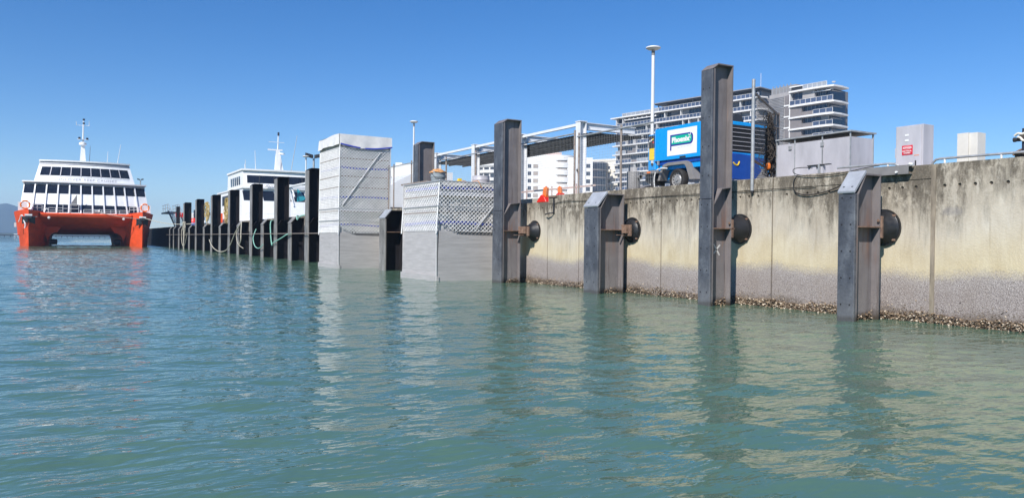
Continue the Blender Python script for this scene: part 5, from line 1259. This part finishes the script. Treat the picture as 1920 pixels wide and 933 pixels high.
m = MB(); m.lathe([(.0,-.4),(.3,-.38),(.2,-.2),(.2,.2),(.3,.38),(0,.4)], (CX_+1.2,123.5,5.0), 'x', n=12); m.box(CX_+.8,CX_+1.6,123.3,123.7,4.62,4.75); m.build('winch', M['galv'], f1)
m = MB(); m.path([(CX_-4.8+.18*math.cos(R(20*k)),122.9,4.9+.3*math.sin(R(20*k))) for k in range(10)], .06, 6); m.build('fairlead', M['white'], f1)
# mast and aerials
m = MB(); m.hexa([(2.02,132,12.3),(2.85,132,12.3),(2.85,133,12.3),(2.02,133,12.3),(2.2,132.2,15),(2.68,132.2,15),(2.68,132.7,15),(2.2,132.7,15)]); ms = m.build('mast', M['white'], f1)
m = MB(); m.tube((2.45,132.4,15),(2.5,132.4,18.7),.13,8,.08); m.build('mast_pole', M['white'], ms, smooth=True)
m = MB(); m.lathe([(.15,-.1),(.5,0),(.5,.3),(.2,.45)], (2.42,132.2,15.1), n=14); m.build('radar_dome', M['white'], ms, smooth=40)
m = MB(); m.box(1.7,3.2,132.35,132.42,15.9,15.98); m.build('mast_spreader', M['white'], ms)
m = MB(); m.box(1.7,3.3,132.35,132.4,18.0,18.05); m.build('mast_spreader', M['white'], ms)
m = MB()
for p, r in (((1.98,132.1,16.1),.16),((3.0,132.1,16.05),.16),((2.55,132.3,18.9),.15),((2.55,132.3,18.35),.14)): m.lathe([(0,-r),(r,-r*.8),(r,r*.8),(0,r)], p, n=10)
m.build('mast_lamps', M['clothdk'], ms)
for a, b in (((7.0,132,12.3),(7.5,132,15.5)),((5.66,132,12.3),(5.75,132,14.3)),((3.3,133,12.3),(3.45,133,15.1)),((1.6,132.3,18),(1.55,132.3,18.6)),((3.25,132.3,18),(3.25,132.3,18.8)),((3.85,132,12.3),(3.85,132,12.7))):
    m = MB(); m.tube(a, b, .05, 5, .025); m.build('aerial', M['galv'] if a[0] == 3.3 else M['offwhite'], f1)
ml = MB(); ml.path([Vector((9.2,BY+1.0,4.45)).lerp(Vector((14.3,100.9,3.2)), i/16)+Vector((0,0,-.55*math.sin(3.14*i/16))) for i in range(17)], .045, 5)
ml.path([Vector((CX_+1.4,123.3,4.9)).lerp(Vector((9.2,BY+.7,4.0)), i/10)+Vector((0,-.55*math.sin(3.14*i/10),-.15*math.sin(3.14*i/10))) for i in range(11)], .04, 5)
tag(ml.build('mooring_line', M['rope_w']), 'pale mooring line running from the orange ferry bow to the wharf', 'rope')
# second ferry behind the black piles
f2 = thing('white_ferry', 'white ferry with a dark wraparound bridge window, moored behind the black piles', 'ferry', (23,105,0))
A = Tier(17.7, 30.2, 1.6, 92.0, 18.0, 29.9, 7.25, 93.6, .5)
A.body('lower_deckhouse', M['white'], f2, 110)
for a, b, d in ((17.98,18.92,.55),(20.15,21.45,.55),(21.9,23.2,.5),(23.7,25.0,.4),(25.5,26.8,.3)):
    u0, u1 = A.u_of(a, 7), A.u_of(b, 7); A.patch(u0, u1, 5.85, 7.0, -.02, .03, u0+.03, u1+.05).build('window', M['glass'], f2)
    A.patch(u1+.012, u1+.035, 5.3, 7.2, .0, .15, u1+.07, u1+.093, n=1).build('mullion_fin', M['white'], f2)
A.slab('deck_edge', M['white'], f2, 7.26, 7.42, .4, 110, .12)
B_ = Tier(18.0, 29.8, 7.425, 93.2, 18.05, 29.7, 9.35, 93.9, .5)
B_.body('bridge_deckhouse', M['white'], f2, 103)
B_.patch(B_.u_of(18.5,8.3), .96, 7.9, 8.82, -.02, .03, n=14).build('bridge_window', M['glass'], f2)
for k in range(6):
    u = B_.u_of(19.9+1.65*k, 8.3); B_.patch(u-.006, u+.006, 7.88, 8.84, .031, .07, u-.02, u-.008, n=1).build('window_post', M['dark'], f2)
for k in range(5):
    m = MB(); y = 94.9+1.25*k; m.hexa([(17.98,y,7.75),(18.06,y,7.75),(18.06,y+.75,7.75),(17.98,y+.75,7.75),(17.99,y+.25,8.75),(18.06,y+.25,8.75),(18.06,y+1.0,8.75),(17.99,y+1.0,8.75)]); m.build('side_window', M['glass'], f2)
for k in range(6):
    m = MB(); y = 96+1.5*k; m.box(17.6,17.72,y,y+.9,5.5,6.7); m.build('side_window', M['glass'], f2)
B_.slab('bridge_roof', M['white'], f2, 9.36, 9.56, .3, 103, .15)
lettering('Sunlover', .62, lambda x, y, z: B_(B_.u_of(x+20.6, 7.5), 7.42+y*.62, .05+z) if False else (x+20.35, 92.70-z, 7.46+y*.60), M['greywhite'], f2, .01, .01, shear=.35, xs=1.25)
m = MB(); m.hexa([(22.40,96,9.5),(23.35,96,9.5),(23.35,97,9.5),(22.40,97,9.5),(22.50,96.2,12.2),(22.90,96.2,12.2),(22.90,96.6,12.2),(22.50,96.6,12.2)]); m2 = m.build('mast', M['white'], f2)
m = MB(); m.tube((22.70,96.4,12.2),(22.75,96.4,14.1),.1,8,.06); m.build('mast_pole', M['white'], m2, smooth=True)
m = MB(); m.lathe([(0,-.22),(.12,-.2),(.12,.2),(0,.22)], (22.77,96.4,14.25), n=10); m.build('mast_lamps', M['clothdk'], m2)
m = MB(); m.box(21.5,23.25,96.3,96.4,12.2,12.35); m.build('mast_spreader', M['white'], m2)
m = MB(); m.lathe([(.1,0),(.35,.05),(.3,.22)], (23.15,96.2,11.7), n=12); m.build('radar_dome', M['white'], m2)
m = MB(); m.box(21.6,23.45,96.3,96.36,13.2,13.24); m.build('mast_spreader', M['white'], m2)
for a, b in (((24.2,96,9.5),(24.95,96,14.2)),((22.95,96,9.5),(23.0,96,11.4)),((20.0,96,9.5),(19.9,96,12.0)),((18.4,94,9.5),(18.4,94,10.6)),((19.0,97,9.5),(18.9,97,10.4))):
    m = MB(); m.tube(a, b, .045, 5, .025); m.build('aerial', M['galv'] if a[0] in (24.2,22.95) else M['offwhite'], f2)
m = MB(); m.prism([(17.4,-1),(17.0,1.7),(17.2,2.6),(30.4,2.6),(30.4,-1)], 91.5, 124, 'y'); m.build('hull', M['white'], f2)
m = MB(); m.box(16.95,17.18,101.5,105,3.3,4.5); m.build('hull_stripe', M['hullred'], f2)
m = MB(); m.hexa([(23.7,92.3,4.0),(24.0,92.25,4.0),(24.0,92.3,4.0),(23.7,92.35,4.0),(23.8,92.4,4.6),(23.95,92.35,4.6),(23.95,92.4,4.6),(23.8,92.45,4.6)]); m.build('bow_flash', M['hullred'], f2)
deckrail((17.9,91.0,3.4),(29,91.0,3.4),9,.9,f2)
m = MB(); m.box(17.7,29.8,90.8,92.4,2.6,3.4); m.build('foredeck', M['white'], f2)
# ================================================================== ROPES, LADDER, GANGWAY, PEOPLE ON THE WHARF
def rope(pts, r, label, mat, k=8): return cable(pts, r, 'mooring_rope', label, mat, 'rope', k)
rope([(13.1,107.0,2.5),(13.0,106,1.0),(13.0,104.5,.35),(13.0,102.8,.7),(13.05,101.4,2.0)], .035, 'pale rope hanging between the two farthest black piles', 'rope_w')
rope([(13.05,84.8,1.25),(13.0,82.5,.55),(13.0,79,.15),(13.0,75.5,.25),(13.0,73,.8),(13.0,70.6,1.9),(13.2,69.0,2.8)], .042, 'long low rope loop slung across several black piles', 'rope_w')
rope([(13.2,68.9,2.85),(13.05,68.3,2.0),(13.0,68.2,1.2),(13.0,69.2,.8)], .045, 'thick pale rope end hanging left of the steel ladder', 'rope_w')
rope([(13.3,69.6,2.8),(13.05,70.2,1.9),(13.0,69.4,1.0),(13.0,67.0,.6)], .03, 'thin rope loop beside the thick pale rope end', 'rope_w') 
rope([(13.4,64.0,2.2),(13.05,63.4,1.5),(13.0,62.6,.9),(13.0,61.6,.7),(13.0,60.6,.75),(13.05,59.9,1.0)], .035, 'pale green rope sagging from the ladder to the next black pile', 'rope_g')
rope([(13.6,58.3,2.75),(13.15,57.8,2.7),(13.05,57.4,1.8),(13.05,57.0,1.0),(13.05,56.6,1.15),(13.0,54,1.5),(13.0,52.4,1.75),(13.2,52,1.8)], .042, 'green rope dropping then slung across a tall black pile', 'rope_g')
rope([(13.5,50.9,2.9),(13.15,50.5,2.95),(13.1,50.2,2.7),(13.15,49.8,2.9),(13.4,49.4,3.0)], .04, 'short knot of green rope at the pile cap by the tall scaffold', 'rope_g')
def hank(x, y, z0, z1, w, seed, mat, label, n=15):
    rs = random.Random(seed); m = MB()
    for s in range(n):
        h = rs.uniform(.55,1)*(z1-z0); c = rs.gauss(0,w*.22); pts = []
        ww = w*rs.uniform(.25,.6)
        for k in range(15):
            a = 6.283*k/14; pts.append((x+rs.uniform(-.12,.12), y+c+ww*math.sin(a)*(1-.45*math.cos(a)), z1-h*.5*(1-math.cos(a))+rs.gauss(0,.03)))
        m.path(pts, rs.uniform(.018,.032), 4)
    return tag(m.build('rope_bundle', M[mat], smooth=True), label, 'rope')
hank(13.9, 92.0, 3.0, 5.4, 1.9, 1, 'rope_y', 'tall hank of yellow and brown rope hung between two tall black piles, left one')
hank(13.9, 80.0, 2.7, 5.35, 1.7, 2, 'rope_y', 'tangled yellow rope bundle hung between two tall black piles, nearest the white ferry')
hank(13.05, 104.3, 1.6, 3.4, 1.3, 3, 'rope_w', 'coil of pale green rope hung beside the farthest tall black pile', 14)
m = MB()
for k in range(4): m.path([(13.05,104.2+.12*k,2.0),(13.0,104.1+.12*k,1.0),(13.0,104.15+.1*k,.05)], .04, 4)
tag(m.build('rope_tail', M['rope_w']), 'rope tails trailing to the water below the pale green coil', 'rope')
def ladder(x, y, z0, z1, w, label, boxy=True):
    t = thing('wharf_ladder', label, 'ladder', (x,y,z0))
    for s in (-1,1):
        m = MB(); m.box(x-.04,x+.04,y+s*w-.04,y+s*w+.04,z0,z1); m.build('rail', M['galv'], t)
    z = z0+.2
    while z < z1:
        m = MB(); m.tube((x,y-w,z),(x,y+w,z),.025,6); m.build('rung', M['galv'], t); z += .32
    return t
ld = ladder(13.95, 67.2, 1.7, 4.6, .5, 'galvanised ladder frame standing beside a tall black pile')
m = MB(); m.box(13.9,13.98,66.7,67.7,1.5,2.4); m.build('foot_plate', M['alu'], ld)
fr = thing('gangway_frame', 'white metal gantry frame on the wharf left of the tall scaffold', 'frame', (15,57,3.03))
for (x, y) in ((15,60.1),(15,54.6)):
    m = MB(); m.box(x-.12,x+.12,y-.12,y+.12,3.03,5.5); m.build('post', M['steelwhite'], fr)
m = MB(); m.box(14.9,15.1,54.72,59.98,5.38,5.5); m.build('beam', M['steelwhite'], fr)
m = MB(); m.box(15.121,17.4,60.0,60.2,5.3,5.48); m.box(15.121,17.4,54.5,54.7,5.3,5.48); m.build('beam', M['steelwhite'], fr)
m = MB(); m.tube((15.1,59.5,5.3),(15.1,58.7,4.6),.06,6); m.build('brace', M['steelwhite'], fr)
tp = MB(); tp.prism([(57.3,4.35),(59.9,4.3),(59.9,5.3)], 15.6, 15.66, 'x'); tag(tp.build('teal_banner', M['teal']), 'teal triangular banner hanging inside the white gantry frame', 'banner')
gw = thing('boarding_stairs', 'metal boarding stairs with thin hand rails beside the orange ferry', 'stairs', (16.2,145,3))
for s in (-.8, .8):
    m = MB(); m.hexa([(16+s-.06,132,3.05),(16+s+.06,132,3.05),(16+s+.06,141,5.6),(16+s-.06,141,5.6),(16+s-.06,132,3.35),(16+s+.06,132,3.35),(16+s+.06,141,5.95),(16+s-.06,141,5.95)]); m.build('stringer', M['dark'], gw)
    for z in (.6, 1.2):
        m = MB(); m.path([(16+s,131.5,3.1+z),(16+s,141,5.8+z),(16+s,150,5.8+z)], .04, 5); m.build('hand_rail', M['galv'], gw)
    for k in range(6):
        y = 132+3.4*k; z = 3.2+2.6*min(1,(y-132)/9)
        m = MB(); m.tube((16+s,y,z),(16+s,y,z+1.2),.04,5); m.build('rail_post', M['galv'], gw)
for k in range(12):
    m = MB(); m.box(15.22,16.78,132+.75*k,132.4+.75*k,3.25+.215*k,3.31+.215*k); m.build('tread', M['galv_old'], gw)
m = MB(); m.box(15.1,16.9,141.2,151,5.55,5.75); m.build('landing', M['dark'], gw)
for k in range(4):
    m = MB(); m.box(15.2+.42*k,15.5+.42*k,131,131.3,4.6,5.3); tag(m.build('life_jacket', M['redp']), 'red life jacket hung in a row beside the boarding stairs', 'life jacket', 'red life jackets by the boarding stairs')
m = MB(); m.box(14.42,14.9,123.5,124,-.5,6.0); tag(m.build('end_post', M['farsteel']), 'dark square post at the end of the wharf touching the orange ferry', 'post')
lb = thing('small_launch', 'small white launch with a dark cabin window moored beyond the wharf end', 'boat', (19.5,140,0))
m = MB(); m.prism([(138,2.4),(146,2.4),(146,3.6),(137,3.9)], 18.6, 21, 'x'); m.build('hull', M['white'], lb)
m = MB(); m.prism([(139.5,3.9),(144,3.9),(144,5.6),(140.5,5.6)], 18.9, 20.8, 'x'); m.build('cabin', M['white'], lb)
m = MB(); m.hexa([(19.0,139.6,4.6),(20.7,139.6,4.6),(20.7,140.0,4.6),(19.0,140.0,4.6),(19.0,140.15,5.4),(20.7,140.15,5.4),(20.7,140.5,5.4),(19.0,140.5,5.4)]); m.build('window', M['glass'], lb)
bu = thing('marker_float', 'red and dark blue float with a short dark mast near the farthest tall pile', 'float', (17.0,124.5,3.03))
m = MB(); m.lathe([(.2,.0),(.75,.1),(.8,.5),(.75,.62)], (17.0,124.5,3.03), n=14); m.build('base', M['trailer_dk'], bu, smooth=40)
m = MB(); m.lathe([(.72,.62),(.70,.9),(.5,1.25),(.1,1.35)], (17.0,124.5,3.03), n=14); m.build('dome', M['redp'], bu, smooth=40)
m = MB(); m.tube((17.05,124.5,4.3),(17.05,124.5,5.6),.13,8); m.box(16.9,17.2,124.4,124.6,5.2,5.35); m.build('mast', M['clothdk'], bu)
def person(x, y, z, h, face, label):
    # skinned skeleton: one continuous body, clothing and hair as children
    t = thing('person', label, 'person', (x,y,z)); s = h/1.75
    J = {'pelvis':(0,0,.92),'chest':(0,.01,1.30),'neck':(0,0,1.47),'head':(0,-.02,1.56),'crown':(0,-.01,1.72)}
    for n_, q in (('l',-1),('r',1)):
        J.update({n_+'hip':(q*.09,0,.90),n_+'knee':(q*.10,-.03,.49),n_+'ank':(q*.10,.02,.08),n_+'toe':(q*.11,-.17,.03),
                  n_+'sh':(q*.18,0,1.40),n_+'elb':(q*.24,.03,1.12),n_+'wri':(q*.22,-.10,.88),n_+'hand':(q*.21,-.13,.79)})
    rad = dict(pelvis=.13,chest=.14,neck=.055,head=.085,crown=.075,hip=.085,knee=.055,ank=.04,toe=.035,sh=.06,elb=.042,wri=.03,hand=.035)
    E = [('pelvis','chest'),('chest','neck'),('neck','head'),('head','crown')]
    for n_ in 'lr': E += [('pelvis',n_+'hip'),(n_+'hip',n_+'knee'),(n_+'knee',n_+'ank'),(n_+'ank',n_+'toe'),('chest',n_+'sh'),(n_+'sh',n_+'elb'),(n_+'elb',n_+'wri'),(n_+'wri',n_+'hand')]
    def skin(names, edges, grow, name, mat, sub=2):
        me = bpy.data.meshes.new(name); idx = {k: i for i, k in enumerate(names)}
        me.from_pydata([tuple(c*s for c in J[k]) for k in names], [(idx[a], idx[b]) for a, b in edges], []); o = bpy.data.objects.new(name, me); COL.objects.link(o)
        o.modifiers.new('skin','SKIN'); o.modifiers.new('sub','SUBSURF').levels = sub; o.modifiers['sub'].render_levels = sub
        for i, k in enumerate(names):
            r = rad[k] if k in rad else rad[k[1:]]; v = me.skin_vertices[0].data[i]; v.radius = ((r+grow)*s,(r*.85+grow)*s); v.use_root = i == 0
        me.materials.append(M[mat]); o.parent = t; WL[o.name] = Vector((x,y,z)); return o
    skin(list(J), E, 0, 'body', 'skin')
    up = ['chest','pelvis','neck']+[n_+k for n_ in 'lr' for k in ('sh','elb')]
    skin(up, [('chest','pelvis'),('chest','neck')]+[e for n_ in 'lr' for e in (('chest',n_+'sh'),(n_+'sh',n_+'elb'))], .022, 'shirt', 'clothw')
    lo = ['pelvis']+[n_+k for n_ in 'lr' for k in ('hip','knee','ank')]
    skin(lo, [e for n_ in 'lr' for e in (('pelvis',n_+'hip'),(n_+'hip',n_+'knee'),(n_+'knee',n_+'ank'))], .024, 'trousers', 'clothw')
    m = MB(); m.lathe([(.112,0),(.11,.06),(.07,.12),(0,.135)], (0,0,1.64), n=14); m.hexa([(-.09,-.24,1.635),(.09,-.24,1.635),(.09,-.05,1.645),(-.09,-.05,1.645),(-.08,-.23,1.65),(.08,-.23,1.65),(.09,-.05,1.67),(-.09,-.05,1.67)])
    m.v = [tuple(c*s for c in v) for v in m.v]; m.build('cap', M['clothw'], t, local=True, smooth=40)
    m = MB(); m.box(-.16,.16,.1,.19,1.05,1.42); m.v = [tuple(c*s for c in v) for v in m.v]; m.build('backpack', M['clothdk'], t, local=True, bev=.02)
    t.rotation_euler = (0,0,face); return t
person(15.0, 98.5, 3.03, 1.85, R(200), 'person in white cap and clothes with dark backpack on the far wharf')

# ================================================================== HAZE
hz = MB(); hz.box(-1750, 1750, -60, 3500, -7.5, 128); ho = hz.build('haze', M['dark']); stuff(ho)
hm = bpy.data.materials.new('haze_air'); hm.use_nodes = True; hn_ = hm.node_tree
for n_ in list(hn_.nodes):
    if n_.type != 'OUTPUT_MATERIAL': hn_.nodes.remove(n_)
pv = hn_.nodes.new('ShaderNodeVolumePrincipled'); pv.inputs['Density'].default_value = 3.2e-4; pv.inputs['Color'].default_value = (.45,.68,1,1); pv.inputs['Anisotropy'].default_value = 0
hn_.links.new(pv.outputs[0], next(n_ for n_ in hn_.nodes if n_.type == 'OUTPUT_MATERIAL').inputs['Volume'])
ho.data.materials.clear(); ho.data.materials.append(hm)
